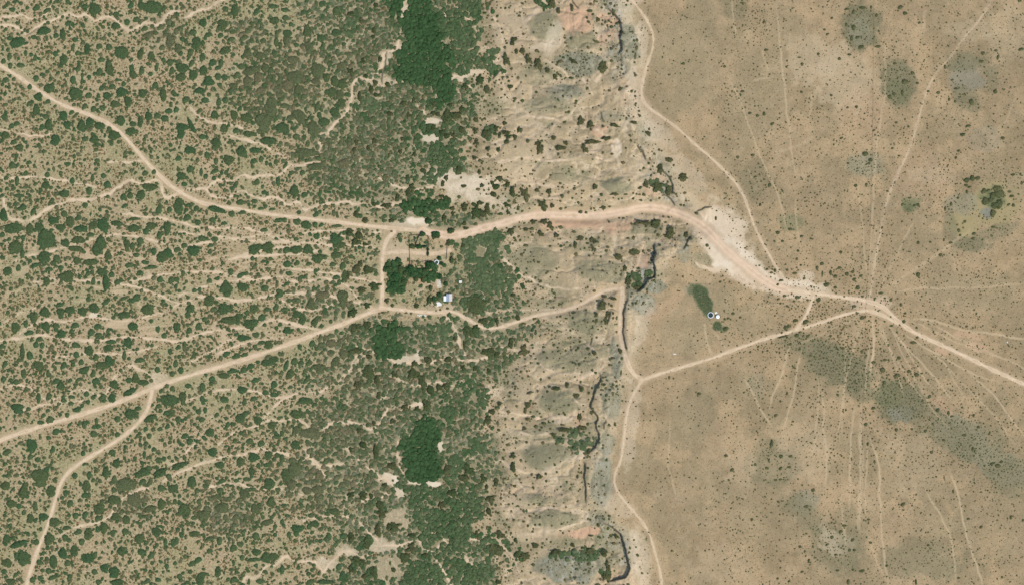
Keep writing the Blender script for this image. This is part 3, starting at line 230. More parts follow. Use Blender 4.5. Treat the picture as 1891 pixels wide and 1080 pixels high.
PLATEAU = {
(1280,540):"680,260,16,20;700,245,12,14;825,215,22,18,-20;235,268,18,18;205,290,8,6;920,55,18,18;765,35,18,14;715,380,11,11;40,745,16,12;750,205,18,14;670,25,14,10;625,48,12,8;477,397,9,9;418,438,9,9;545,428,9,8;510,435,7,10;290,155,14,10;345,183,10,9;255,190,12,8;230,195,10,9;430,312,8,8;1245,185,14,13;1015,218,10,9;1185,100,14,9,20;690,742,8,12;640,800,8,10;605,905,14,10,-30;970,735,7,6;1010,320,9,10;785,292,12,8;760,315,18,14;840,320,12,9;660,325,40,8,-10;1060,750,10,8;1065,755,8,10;840,55,10,8;650,295,9,8;690,100,10,9;740,65,10,8;640,80,10,8;600,170,9,7;1110,30,8,7;1100,410,16,9;1240,435,10,14",
(1571,540):"395,152,11,9;385,213,14,12;455,368,24,12;485,330,10,10;480,258,10,8"+";245,42,9,8;172,45,10,9;290,55,12,12;365,90,12,12;80,185,20,14;180,205,8,10;295,245,14,8;848,248,9,10;895,258,8,8;920,155,10,7;575,765,12,14;635,865,14,16;715,885,12,14;740,910,14,8;900,905,9,14;935,990,13,10;870,905,6,8;1015,1040,10,9;600,965,9,9;160,850,14,12;105,970,14,14;240,660,14,12;480,605,18,16;425,580,16,12;350,480,14,12;245,495,12,10;160,515,12,14;975,745,8,8;940,748,8,8;980,380,6,8;330,1010,14,12;445,1005,10,10;565,645,8,10;515,595,8,8;230,570,20,22;335,610,26,16;20,100,16,9;80,30,10,8;215,5,18,8;545,1020,12,12;805,880,8,8;815,845,9,8;830,1050,16,10",
(1571,810):"380,480,17,16;140,760,11,10;10,740,12,12;750,385,7,16;20,815,12,10;565,780,13,8;475,1050,8,24;860,585,14,8;1110,1015,9,10;1265,595,10,10;1175,575,10,16;955,645,12,12;790,1020,12,7;260,930,12,10;125,590,12,8;170,165,9,12;625,275,9,7;680,5,12,10;895,70,12,16;1080,195,20,16;1035,180,14,12;1105,165,10,12;120,35,8,16;590,95,14,12;75,970,14,10",
(1571,270):"975,335,20,20;985,410,28,28;1010,330,14,10;1075,320,36,26;1090,355,38,34;1040,370,24,26;1090,430,26,36;1060,440,30,24;1025,400,20,20;1040,500,18,30;1055,490,14,12;1165,340,14,10;1180,372,16,12;1158,435,12,10;1193,440,14,12;835,560,12,10;820,572,8,6;790,625,11,16;800,660,10,9;902,648,13,12;823,605,8,8;780,583,9,8;490,950,18,16;100,60,20,16;655,805,13,13;845,293,14,12;430,385,14,8;375,435,10,12;465,440,10,10;490,435,12,12;140,105,18,14;130,130,12,10;300,20,10,8;350,75,10,8;770,90,9,11;790,38,12,10;265,335,10,8;110,290,10,14;690,465,8,18;735,430,10,16;225,605,8,10;230,650,8,7;45,1045,14,18;30,295,12,10;490,715,12,12;580,710,10,8;785,385,10,9;850,340,10,14;850,255,22,20;890,240,20,22;870,305,14,9;930,240,20,14;1190,215,16,10;1245,210,8,10;1255,275,10,14;895,685,14,10;1045,600,16,10;730,715,16,8;680,695,8,12;10,930,12,12;70,960,12,12;20,985,14,12;1110,470,7,5;1145,305,6,6;1140,265,8,8;635,768,8,9",
(1571,0):"1060,683,16,16;958,460,18,10;765,755,10,9;610,605,9,8;165,968,11,9;820,1000,18,14;860,935,20,10;690,500,8,18;770,660,18,7;980,545,7,9;280,720,16,16;315,700,14,12;395,610,24,20;375,690,10,24;80,65,28,10;75,350,20,10;450,545,14,14;485,620,12,10;640,690,14,12;1080,430,10,20;885,760,16,26;1250,370,20,12;500,175,10,9;185,120,12,14;195,350,22,10;565,680,12,8;15,210,18,20;40,285,12,12;395,105,16,14;1115,1025,16,12;320,475,14,8;360,60,18,16;970,400,16,14;350,805,10,6;330,910,12,8;40,795,8,10;1065,380,12,10;720,740,10,12;1240,5,16,18;145,60,10,12;420,940,10,8;1010,940,8,8",
(1280,0):"230,497,12,10;800,480,13,12;685,500,9,9;690,455,9,8;920,405,12,10;795,685,10,10;1015,710,10,10;520,845,12,14;580,920,14,12;285,680,8,8;1020,140,9,10;965,225,12,7;535,375,16,10;1200,795,10,12;415,840,12,10;985,260,10,8;400,325,8,8;1090,1025,12,9;1135,800,10,8;360,680,14,10;1165,290,12,20;1235,355,22,14;1180,95,12,16;1215,280,12,8;1125,190,10,14;1150,410,16,8;1075,440,14,10;520,170,12,10;1130,75,20,9;470,860,12,12;1170,730,7,7;560,555,8,8;620,960,8,6;780,430,14,6",
(1280,270):"815,978,11,10;620,1022,10,10;645,992,16,10;197,1003,9,9;485,883,8,8;540,910,10,10;375,600,8,6;380,755,10,6;595,705,9,8;455,230,12,8;325,85,12,12;435,70,18,10;1265,60,20,18;1195,295,12,12;1140,130,10,8;560,290,12,16;655,703,10,10;795,668,12,10;865,685,10,8;770,775,12,8;710,615,14,10;945,870,16,12;950,940,7,20;1045,960,16,10;1130,945,14,16;1075,900,14,12;1210,1050,12,12;980,1025,20,18;690,915,10,10;600,920,10,14;575,935,14,8;745,940,18,10;790,880,10,8;910,900,12,16;1010,935,10,20;1085,785,12,12;25,497,16,14;170,480,8,6;165,535,8,16;100,735,12,14;57,685,7,7;760,835,10,10;900,40,8,6;1045,1045,14,10;620,640,18,12;490,435,8,14;430,510,7,8",
(1280,810):"540,212,13,12;640,215,12,14;705,205,14,10;645,125,16,14;605,300,14,8;640,295,14,8;715,125,16,10;455,185,10,10;430,190,8,8;555,152,7,12;285,225,18,12,-40;240,120,14,12;260,300,9,9;770,292,8,8;430,590,12,10;625,460,14,7,40;685,478,8,7;1020,720,14,14;985,775,16,8,-30;1050,850,14,8;1080,850,8,8;1068,890,7,7;1170,745,11,9;1085,680,14,14;1110,635,16,10;1150,815,12,12;1185,815,12,8;850,895,8,18;800,975,12,8;785,790,12,12;820,825,8,10;745,805,8,6;640,945,8,8;705,1045,10,9;620,1025,10,9;880,375,14,14;1100,785,7,9;1070,790,7,7;830,695,8,8;230,885,8,7;575,30,12,28;880,790,7,12;1140,1050,12,20;85,820,8,7;345,675,7,7;1060,965,14,8;1175,960,8,10;1225,970,9,8;1250,965,12,10;830,495,18,12;550,870,6,6",
}
# ------------------------------------------------------------ ground sheet
STEP = 1.5
def axis(lo, hi, n, first):
    fine = np.arange(lo, hi + STEP * .5, STEP)
    g = [first * 1.45 ** k for k in range(n)]
    off = np.cumsum(g)
    return np.concatenate([lo - off[::-1], fine, fine[-1] + off]), len(off), len(fine)
AX, NX0, NXF = axis(-36, 1929, 19, 4.0)
AY, NY0, NYF = axis(-36, 1116, 19, 4.0)
GX, GY = np.meshgrid(AX, AY)
WXg = GX + 7 * (fbm(GX, GY, 26, 3) - .5) * 2; WYg = GY + 7 * (fbm(GX, GY, 26, 4) - .5) * 2     # irregular edges
W2X = GX + 3 * (fbm(GX, GY, 12, 5, 3) - .5) * 2; W2Y = GY + 3 * (fbm(GX, GY, 12, 6, 3) - .5) * 2

def ix(px): return int(np.clip(np.searchsorted(AX, px), 0, len(AX) - 1))
def iy(py): return int(np.clip(np.searchsorted(AY, py), 0, len(AY) - 1))
def smooth_line(pts, it=2):
    p = np.array(pts, float)
    for _ in range(it):
        if len(p) < 3: break
        q = .75 * p[:-1] + .25 * p[1:]; r = .25 * p[:-1] + .75 * p[1:]
        m = np.empty((2 * len(q), 2)); m[0::2] = q; m[1::2] = r
        m[0] = p[0]; m[-1] = p[-1]; p = m
    return p
def line_dist(pts, reach, X=None, Y=None, signed=False):
    """distance field to a polyline inside a window; returns slices, dist, side, along"""
    X = GX if X is None else X; Y = GY if Y is None else Y
    p = np.array(pts, float)
    a, b = ix(p[:, 0].min() - reach - 8), ix(p[:, 0].max() + reach + 8) + 1
    c, d = iy(p[:, 1].min() - reach - 8), iy(p[:, 1].max() + reach + 8) + 1
    x = X[c:d, a:b]; y = Y[c:d, a:b]
    D = np.full(x.shape, 1e9); SG = np.zeros(x.shape); AL = np.zeros(x.shape)
    L = 0; tot = np.hypot(*(p[1:] - p[:-1]).T).sum()
    for q, r in zip(p[:-1], p[1:]):
        e = r - q; l2 = (e ** 2).sum(); l = math.sqrt(l2)
        if l < 1e-6: continue
        t = np.clip(((x - q[0]) * e[0] + (y - q[1]) * e[1]) / l2, 0, 1)
        dx = x - q[0] - t * e[0]; dy = y - q[1] - t * e[1]
        dd = np.hypot(dx, dy); m = dd < D
        D[m] = dd[m]; SG[m] = np.sign(e[0] * dy - e[1] * dx)[m]; AL[m] = ((L + t * l) / tot)[m]
        L += l
    return (slice(c, d), slice(a, b)), D, SG, AL
def in_poly(px, py, pts):
    px = np.asarray(px, float); py = np.asarray(py, float)
    r = np.zeros(px.shape, bool); n = len(pts)
    for i in range(n):
        x1, y1 = pts[i]; x2, y2 = pts[(i + 1) % n]
        if y1 == y2: continue
        m = ((y1 > py) != (y2 > py)) & (px < (x2 - x1) * (py - y1) / (y2 - y1) + x1)
        r ^= m
    return r
_yy = np.arange(-60, 1150, 4.0); _k = np.exp(-(np.arange(-14, 15) / 6.0) ** 2); _k /= _k.sum()
_rx = np.interp(_yy, [p[1] for p in RIM], [p[0] for p in RIM])
rim_s = np.interp(GY, _yy, np.convolve(np.pad(_rx, 14, mode='edge'), _k, 'valid'))      # smoothed rim for the height
rimx = np.interp(GY, [p[1] for p in RIM], [p[0] for p in RIM])
footx = np.interp(GY, [p[1] for p in FOOT], [p[0] for p in FOOT])

# height
t = np.clip((GX - footx) / np.maximum(rim_s - footx, 40), 0, 1)
Z = -12 + 26 * (t ** 1.25)
Z += 8 * np.clip((footx - GX) / 900, -0.0, 1) * -.6
Z += (fbm(GX, GY, 90, 11) - .5) * 5 * sstep(0, .3, t) * (1 - sstep(.9, 1.0, t)) + (fbm(GX, GY, 220, 12) - .5) * 4
Z += (fbm(GX, GY, 22, 13) - .5) * 2.0 * sstep(0, .2, t) * (1 - sstep(.97, 1.0, t))
Z += (fbm(GX, GY, 9, 14, 3) - .5) * 0.5
rdm = np.zeros(GX.shape)
for name, label, wd, pts in ROADS:
    win, D, SG, AL = line_dist(smooth_line(pts), wd + 12)
    rdm[win] = np.maximum(rdm[win], 1 - sstep(wd * .5, wd * .5 + 9, D))
rill = np.abs(fbm(GX / 1.8, GY, 34, 61, 4, .55) - .5)
Z += 17 * (1 - rdm) * np.minimum(rill, .10) * sstep(0.02, .15, t) * (1 - sstep(.93, 1.0, t))
Z += 10 * (1 - rdm) * np.minimum(np.abs(fbm(GX, GY / 1.2, 15, 75, 3, .55) - .5), .09) * sstep(.3, .7, t) * (1 - sstep(.95, 1.0, t))
for x, y, rx, ry, h, k, s in HUMPS:
    if h: Z += h * np.exp(-(((GX - x) / rx) ** 2 + ((GY - y) / ry) ** 2) * 1.2)
# canyon for the climbing road
win, D, SG, AL = line_dist(P("930,412 1060,402 1155,400 1247,398 1300,425 1340,462 1380,498"), 90)
Z[win] -= 5.0 * np.exp(-(D / 30) ** 2) * np.clip(np.minimum(AL * 3, (1 - AL) * 3), 0, 1)
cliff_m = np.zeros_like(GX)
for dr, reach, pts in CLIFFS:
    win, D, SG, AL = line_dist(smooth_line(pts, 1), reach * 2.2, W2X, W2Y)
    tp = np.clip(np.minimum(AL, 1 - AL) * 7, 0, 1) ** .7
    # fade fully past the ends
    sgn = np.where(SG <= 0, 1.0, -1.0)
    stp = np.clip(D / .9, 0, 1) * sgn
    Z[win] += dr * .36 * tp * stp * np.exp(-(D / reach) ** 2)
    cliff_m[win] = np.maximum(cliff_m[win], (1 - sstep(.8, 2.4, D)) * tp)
for x, y, rx, ry, d in ((1785,140,38,36,1.2),(1821,393,18,14,.8),(1428,868,40,36,1.0),(1540,1005,50,40,1.0),(1664,755,40,34,1.0),(1680,378,18,16,.7)):
    Z -= d * np.exp(-(((GX - x) / rx) ** 2 + ((GY - y) / ry) ** 2))
far = np.maximum(np.maximum(-GX - 60, GX - 1950), np.maximum(-GY - 60, GY - 1140)); far = np.clip(far, 0, None)
Z += (fbm(GX, GY, 900, 15) - .5) * 30 * sstep(0, 3000, far)

# soil colour (cliff shadow is painted into it further down) and roughness of growth
def mixc(A, key, m):
    c = np.array(COL[key] if isinstance(key, str) else key, float)
    m = np.asarray(m)[..., None]; return A * (1 - m) + c * m
n1 = fbm(GX, GY, 60, 21); n2 = fbm(GX, GY, 160, 22); n3 = fbm(GX, GY, 14, 23, 3); n4 = fbm(GX, GY, 28, 24)
wst = 1 - sstep(-16, 12, GX - footx + (n4 - .5) * 90 + (fbm(GX, GY, 75, 27, 3) - .5) * 70)          # scrub flat
plt = sstep(-4, 26, GX - rimx + (n4 - .5) * 16)                # plateau grassland
gb_c = [(640,290,95,60),(680,120,60,95),(690,700,110,85),(630,800,80,55),(850,655,90,50),(850,535,60,42),(520,150,90,85),(680,900,50,60),(850,90,50,100),(865,900,55,80),(850,740,60,60),(900,500,60,40),(760,200,60,60),(600,560,60,30),(240,930,45,40),(420,950,70,40),(570,880,60,50),(300,60,40,40),(900,660,60,30),(700,240,60,40),(460,60,40,30),(600,900,60,60),(640,640,60,40)]
gw = np.zeros_like(GX)
for x, y, rx, ry in gb_c: gw = np.maximum(gw, np.exp(-(((WXg - x) / rx) ** 2 + ((WYg - y) / ry) ** 2) ** 1.4))
xbr = np.interp(GY, [0, 200, 330, 420, 620, 800, 1080], [560, 570, 600, 720, 640, 590, 600])
dbr = sstep(-50, 70, GX - xbr + (fbm(GX, GY, 60, 42) - .5) * 170) * wst
dbr *= 1 - .85 * ((GX > 700) & (GX < 858) & (GY > 425) & (GY < 592))
dbr *= 1 - .7 * np.exp(-(((GX - 850) / 90) ** 2 + ((GY - 360) / 40) ** 2) ** 2)
west_c = mixc(np.broadcast_to(np.array((187., 169., 132.)), GX.shape + (3,)), (168, 163, 120), sstep(.40, .66, n1) * .85)
west_c = mixc(west_c, (205, 179, 145), sstep(.55, .8, n4) * .6)
west_c = mixc(west_c, (144, 139, 108), np.maximum(gw * .7, dbr * .85))
slope_c = mixc(np.broadcast_to(np.array((194., 174., 139.)), GX.shape + (3,)), 'gt', sstep(.45, .7, n1) * .75)
slope_c = mixc(slope_c, (205, 182, 150), sstep(.55, .75, n4) * .5)
plat_c = mixc(np.broadcast_to(np.array((178., 155., 121.)), GX.shape + (3,)), (162, 144, 111), sstep(.4, .68, n1) * .9)
plat_c = mixc(plat_c, (188, 164, 129), sstep(.55, .75, fbm(GX, GY, 70, 25)) * .7)
plat_c = mixc(plat_c, (160, 140, 106), sstep(.5, .75, n2) * .35)
soil = slope_c * (1 - wst[..., None]) + west_c * wst[..., None]
soil = soil * (1 - plt[..., None]) + plat_c * plt[..., None]
rimband = sstep(-34, -6, GX - rimx) * (1 - sstep(0, 30, GX - rimx))
soil = mixc(soil, (210, 188, 153), rimband * .85)
# pale rills on the slope and pale gaps in the dense brush
rg = 1 - sstep(.01, .06, np.abs(fbm(GX / 1.8, GY, 34, 61, 4, .55) - .5))
soil = mixc(soil, (224, 204, 172), rg * (1 - wst) * (1 - plt) * .85)
rg2 = 1 - sstep(.0, .04, np.abs(fbm(GX, GY, 20, 62, 3, .55) - .5))
soil = mixc(soil, (206, 194, 160), rg2 * wst * (.5 + .45 * dbr))
# flat sheet-wash streaks running left to right toward the homestead
fx = 640 - GX; vv = (GY - 500 - .10 * fx * np.sign(GY - 500) * np.clip(np.abs(GY - 500) / 120, 0, 1)) * 900 / (1000 + .55 * np.abs(fx))
strk = fbm(fx / 7.5, vv, 15, 68, 3, .5)
sm_ = np.exp(-(((GX - 380) / 400) ** 4 + ((GY - 535) / 130) ** 4))
streak = (1 - sstep(.0, .035, np.abs(strk - .5))) * sm_
soil = mixc(soil, (214, 190, 158), streak * wst * .8)
sl_g = sstep(.5, .7, fbm(GX / 1.6, GY, 40, 69, 4, .6)) * (1 - wst) * (1 - plt)
soil = mixc(soil, (146, 144, 112), sl_g * .7)
sl_p = sstep(.55, .72, fbm(GX / 1.8, GY, 36, 70, 4, .6)) * (1 - wst) * (1 - plt)
soil = mixc(soil, (216, 190, 156), sl_p * .7)
mot = fbm(GX, GY, 30, 63, 4, .65); mot = mot * .75 + .25 * fbm(GX, GY, 8, 74, 3, .6)
soil = soil + ((mot - .5) * 34 * (1 - wst))[..., None] * np.array((1, .96, .85)) * 1.25
pg = sstep(.52, .72, fbm(GX, GY, 50, 64, 4, .6)); soil = mixc(soil, (153, 137, 106), pg * plt * .6)
soil = mixc(soil, (196, 170, 132), sstep(.53, .72, fbm(GX, GY, 44, 67, 4, .6)) * plt * .7)
rockx = rimx - 28
rock = np.exp(-((GX - rockx) / 26) ** 2) * sstep(.47, .66, fbm(GX, GY, 60, 65, 3)) * (1 - plt * .8)
soil = mixc(soil, (164, 163, 142), rock * .5)
for x, y, rx, ry, h, k, s in HUMPS:
    e = ((WXg - x) / rx) ** 2 + ((WYg - y) / ry) ** 2
    e = e + (n4 - .5) * .9 + (n3 - .5) * .5
    soil = mixc(soil, (216, 195, 160), np.exp(-((e - 1.25) / .3) ** 2) * .6 * s * (1 - plt))
    soil = mixc(soil, k, (1 - sstep(.7, 1.1, e)) * s * .9)
bare = streak * .8; pgreen = np.zeros_like(GX)
for x, y, rx, ry, a, k, s in PATCH:
    c_, s_ = math.cos(math.radians(a)), math.sin(math.radians(a))
    u = ((WXg - x) * c_ + (WYg - y) * s_) / rx; v = (-(WXg - x) * s_ + (WYg - y) * c_) / ry
    if k in ('wt', 'rd', 'lt'): u = u + (n3 - .5) * .9; v = v + (fbm(GX, GY, 10, 26, 3) - .5) * .9
    if k[0] in 'gb': e_n = (mot - .5) * 2.2
    else: e_n = 0
    e = u * u + v * v + e_n
    m = (1 - sstep(.45, 1.3, e)) * s
    soil = mixc(soil, k, m)
    if k in ('gn', 'gd', 'gb'): pgreen = np.maximum(pgreen, m)
    if k in ('wt', 'lt', 'rd', 'yl', 'bl'): bare = np.maximum(bare, m * (.9 if k == 'wt' else .6))
own = np.zeros(GX.shape, np.int32)      # which road / wash a face belongs to
structs = []
nf = fbm(GX, GY, 6, 71, 3, .6)
ROADC = (229, 204, 172)
for wd, pts in WASHES:
    win, D, SG, AL = line_dist(smooth_line(pts, 1), wd + 6, W2X, W2Y)
    D = D + (n3[win] - .5) * 4.5 + (fbm(GX[win], GY[win], 7, 72, 3) - .5) * 3.5
    onsl = (1 - wst[win])
    m = (1 - sstep(wd * .30, wd * .5 + .9, D)) * (1 - onsl * (.1 + .5 * sstep(.4, .6, fbm(GX[win], GY[win], 30, 73))))
    fan = (1 - sstep(wd * .5, wd * .5 + 9, D + (n4[win] - .5) * 14)) * .45
    soil[win] = mixc(soil[win], (206, 186, 153), fan)
    m = m * (.7 + .5 * sstep(.35, .6, fbm(GX[win], GY[win], 16, 76, 3)))
    m = np.clip(m, 0, 1); soil[win] = mixc(soil[win], (230, 207, 176), m * .97)
    bare[win] = np.maximum(bare[win], m)
    if wd >= 4:
        structs.append(("dry_wash", "pale winding dry wash cut through the scrub")); own[win][m > .5] = len(structs)
for wd, st, pts in TRACKS:
    win, D, SG, AL = line_dist(smooth_line(pts), wd + 6, .5 * GX + .5 * WXg, .5 * GY + .5 * WYg)
    D = D + (n3[win] - .5) * 1.6
    fade = np.clip(np.minimum(AL, 1 - AL) * 6, 0, 1)
    m = (1 - sstep(wd * .2, wd * .5 + 1.5, D)) * st * fade * (.65 + .6 * n1[win])
    soil[win] = mixc(soil[win], (212, 190, 155), np.clip(m * 1.05, 0, 1))
    bare[win] = np.maximum(bare[win], np.clip(m, 0, 1) * .9)
for name, label, wd, pts in ROADS:
    win, D, SG, AL = line_dist(smooth_line(pts), wd + 8)
    D = D + (n3[win] - .5) * 3.2 + (nf[win] - .5) * 3.0
    faint = .5 if 'faint' in label or 'narrow pale' in label else (.75 if wd <= 5 or 'yard' in label else 1)
    m = (1 - sstep(wd * .33, wd * .5 + .9, D)) * faint * (.86 + .28 * sstep(.35, .65, nf[win]) - .14)
    if 'sandy' in label: m = m * .8 * (.5 + .8 * sstep(.35, .6, fbm(GX[win], GY[win], 40, 78)))
    halo = (1 - sstep(wd * .5, wd * .5 + 8, D + (n3[win] - .5) * 8)) * .5 * faint
    soil[win] = mixc(soil[win], (204, 179, 147), halo)
    rc = np.array(ROADC, float)
    if 'plateau' in label or 'rim' in label or 'hairpin' in label: rc = np.array((229, 205, 172.))
    if 'canyon' in label: rc = np.array((234, 203, 173.))
    soil[win] = soil[win] * (1 - m[..., None]) + rc * m[..., None]
    # a paler worn crown and two wheel lines
    rut = np.exp(-((D - wd * .18) / (wd * .1 + .3)) ** 2) * m
    soil[win] = mixc(soil[win], (246, 224, 197), rut * .6)
    if wd > 7: soil[win] = mixc(soil[win], (204, 176, 144), np.exp(-(D / (wd * .10)) ** 2) * m * .35 * sstep(.4, .6, n4[win]))
    bare[win] = np.maximum(bare[win], np.maximum(m, halo))
    structs.append((name, label)); own[win][m > .45 * faint] = len(structs)
for dr, reach, pts in CLIFFS[:13]:
    structs.append(("cliff", "low rock cliff with painted shadow at its foot along the escarpment"))
    win, D, SG, AL = line_dist(smooth_line(pts, 1), 8, W2X, W2Y)
    own[win][(D < 3.2) & (own[win] == 0) & (cliff_m[win] > .3)] = len(structs)
soil = mixc(soil, (104, 98, 78), cliff_m * .9)  # dark shadow line of each cliff painted into the soil colour
def parse(D):
    L = []
    for (ox, oy), s in D.items():
        for q in s.split(';'):
            f = [float(v) for v in q.split(',')] + [0]
            L.append((ox + f[0] / 4, oy + f[1] / 4, f[2] / 4, f[3] / 4, -math.radians(f[4])))
    return L
west = parse(TILES); slope = parse(SLOPE); plate = parse(PLATEAU)
occ = np.zeros(GX.shape)       # ground already taken by a traced plant
for L in (west, slope, plate):
    for x, y, rx, ry, a in L:
        i0, i1, j0, j1 = ix(x - rx - ry - 3), ix(x + rx + ry + 3), iy(y - rx - ry - 3), iy(y + rx + ry + 3)
        X = GX[j0:j1, i0:i1] - x; Y = -(GY[j0:j1, i0:i1] - y)
        u = (X * math.cos(a) + Y * math.sin(a)) / (rx + 1); v = (-X * math.sin(a) + Y * math.cos(a)) / (ry + 1)
        occ[j0:j1, i0:i1] = np.maximum(occ[j0:j1, i0:i1], (u * u + v * v < 1))
halo = np.zeros(GX.shape)     # pale grass growing in a ring round each large shrub
for L in (west,):
    for x, y, rx, ry, a in L:
        i0, i1, j0, j1 = ix(x - rx - ry - 6), ix(x + rx + ry + 6), iy(y - rx - ry - 6), iy(y + rx + ry + 6)
        X = WXg[j0:j1, i0:i1] - x; Y = -(WYg[j0:j1, i0:i1] - y); r = math.sqrt(rx * ry)
        halo[j0:j1, i0:i1] = np.maximum(halo[j0:j1, i0:i1], 1 - sstep(r, r + 4.5, np.hypot(X * r / rx, Y * r / ry)))
soil = mixc(soil, (184, 178, 138), halo * (1 - bare) * wst * .7)
soil += (n3[..., None] - .5) * 14 * (1 - .5 * bare[..., None])
K_ALB = 0.66
fm = sstep(0, 60, far)      # plain mottled country beyond the traced area
farc = np.where((GX < 900)[..., None], np.array((150., 142., 108.)), np.array((168., 149., 115.))) + ((fbm(GX, GY, 700, 77) - .5) * 40)[..., None]
soil = soil * (1 - fm[..., None]) + farc * fm[..., None]
soil_lin = np.clip(lin(np.clip(soil, 0, 255)) * K_ALB * np.array((1.04, 1.0, .91)), 0, 1)
for x, y, rx, ry, h, k, s in HUMPS:
    if k == 'gb': rock = np.maximum(rock, np.exp(-(((WXg - x) / rx) ** 2 + ((WYg - y) / ry) ** 2) ** 1.5) * s * .8)
speck = np.clip(wst * (1 - plt) * 1.0 + (1 - wst) * .45 * (1 - plt) + plt * .42, 0, 1) * (1 - np.clip(bare * 1.15, 0, 1))

def mk_attr(me, name, data, typ):
    a = me.attributes.new(name, typ, 'POINT')
    if typ == 'FLOAT': a.data.foreach_set("value", np.ascontiguousarray(data, dtype=np.float32).ravel())
    else: a.data.foreach_set("color", np.ascontiguousarray(data, dtype=np.float32).ravel())
def raw_mesh(name, V, F, k):
    """V (n,3) floats, F (m,k) ints"""
    me = bpy.data.meshes.new(name)
    me.vertices.add(len(V)); me.vertices.foreach_set("co", np.ascontiguousarray(V, dtype=np.float32).ravel())
    me.loops.add(F.size); me.loops.foreach_set("vertex_index", np.ascontiguousarray(F, dtype=np.int32).ravel())
    me.polygons.add(len(F)); me.polygons.foreach_set("loop_start", np.arange(0, F.size, k, dtype=np.int32))
    me.polygons.foreach_set("loop_total", np.full(len(F), k, dtype=np.int32))
    me.update(calc_edges=True); return me
def setp(o, **kw):
    for k, v in kw.items(): o[k] = v
    return o
# ---- materials
def new_mat(name):
    m = bpy.data.materials.new(name); m.use_nodes = True
    nt = m.node_tree; b = nt.nodes["Principled BSDF"]; b.inputs["Roughness"].default_value = .95
    b.inputs["Specular IOR Level"].default_value = .15
    return m, nt, b
def N(nt, t, **kw):
    n = nt.nodes.new(t)
    for k, v in kw.items():
        if hasattr(n, k): setattr(n, k, v)
    return n
def ramp(nt, src, a, b):
    r = N(nt, "ShaderNodeMapRange"); r.inputs["From Min"].default_value = a; r.inputs["From Max"].default_value = b
    nt.links.new(src, r.inputs["Value"]); return r.outputs[0]
def mul(nt, a, b, op='MULTIPLY'):
    m = N(nt, "ShaderNodeMath", operation=op)
    for i, s in enumerate((a, b)):
        if isinstance(s, (int, float)): m.inputs[i].default_value = s
        else: nt.links.new(s, m.inputs[i])
    return m.outputs[0]
def mixn(nt, f, a, b):
    m = N(nt, "ShaderNodeMix", data_type='RGBA')
    for s, i in ((f, 0), (a, 6), (b, 7)):
        if isinstance(s, (int, float)): m.inputs[i].default_value = s
        elif isinstance(s, tuple): m.inputs[i].default_value = (*s, 1)
        else: nt.links.new(s, m.inputs[i])
    return m.outputs[2]
def noise_n(nt, vec, scale, detail=3, rough=.6):
    n = N(nt, "ShaderNodeTexNoise"); n.inputs["Scale"].default_value = scale
    n.inputs["Detail"].default_value = detail; n.inputs["Roughness"].default_value = rough
    nt.links.new(vec, n.inputs["Vector"]); return n.outputs["Fac"]
gm, nt, bs = new_mat("desert_soil")
tc = N(nt, "ShaderNodeTexCoord"); vec = tc.outputs["Object"]
at = N(nt, "ShaderNodeAttribute"); at.attribute_name = "soil"
sp = N(nt, "ShaderNodeAttribute"); sp.attribute_name = "speck"
fine = noise_n(nt, vec, .55, 4, .7); mid = noise_n(nt, vec, .16, 3, .6)
tiny = noise_n(nt, vec, 1.3, 2, .6)
c0 = mixn(nt, mul(nt, ramp(nt, tiny, .42, .62), .22), at.outputs["Color"], (0.36, 0.28, 0.18))
f1 = mul(nt, ramp(nt, fine, .50, .60), sp.outputs["Fac"])
c1 = mixn(nt, mul(nt, f1, .62), c0, tuple(lin((128, 108, 78)) * K_ALB))
f2 = mul(nt, ramp(nt, noise_n(nt, vec, .38, 3, .65), .53, .62), sp.outputs["Fac"])
c2 = mixn(nt, mul(nt, f2, .55), c1, tuple(lin((128, 130, 92)) * K_ALB))
f3 = mul(nt, ramp(nt, noise_n(nt, vec, .7, 2, .6), .60, .68), sp.outputs["Fac"])
c3 = mixn(nt, mul(nt, f3, .5), c2, tuple(lin((226, 202, 172)) * K_ALB))
rk = N(nt, "ShaderNodeAttribute"); rk.attribute_name = "rock"
mp = N(nt, "ShaderNodeMapping"); mp.inputs["Scale"].default_value = (1.0, .45, 1.0); nt.links.new(vec, mp.inputs["Vector"])
rn = noise_n(nt, mp.outputs[0], .22, 4, .7)
c3 = mixn(nt, mul(nt, ramp(nt, rn, .52, .60), mul(nt, rk.outputs["Fac"], .55)), c3, tuple(lin((96, 100, 84)) * K_ALB))
c3 = mixn(nt, mul(nt, ramp(nt, rn, .46, .40), mul(nt, rk.outputs["Fac"], .6)), c3, tuple(lin((196, 196, 178)) * K_ALB))
nt.links.new(c3, bs.inputs["Base Color"])
bmp = N(nt, "ShaderNodeBump"); bmp.inputs["Strength"].default_value = .5; bmp.inputs["Distance"].default_value = .5
nt.links.new(fine, bmp.inputs["Height"]); nt.links.new(bmp.outputs[0], bs.inputs["Normal"])

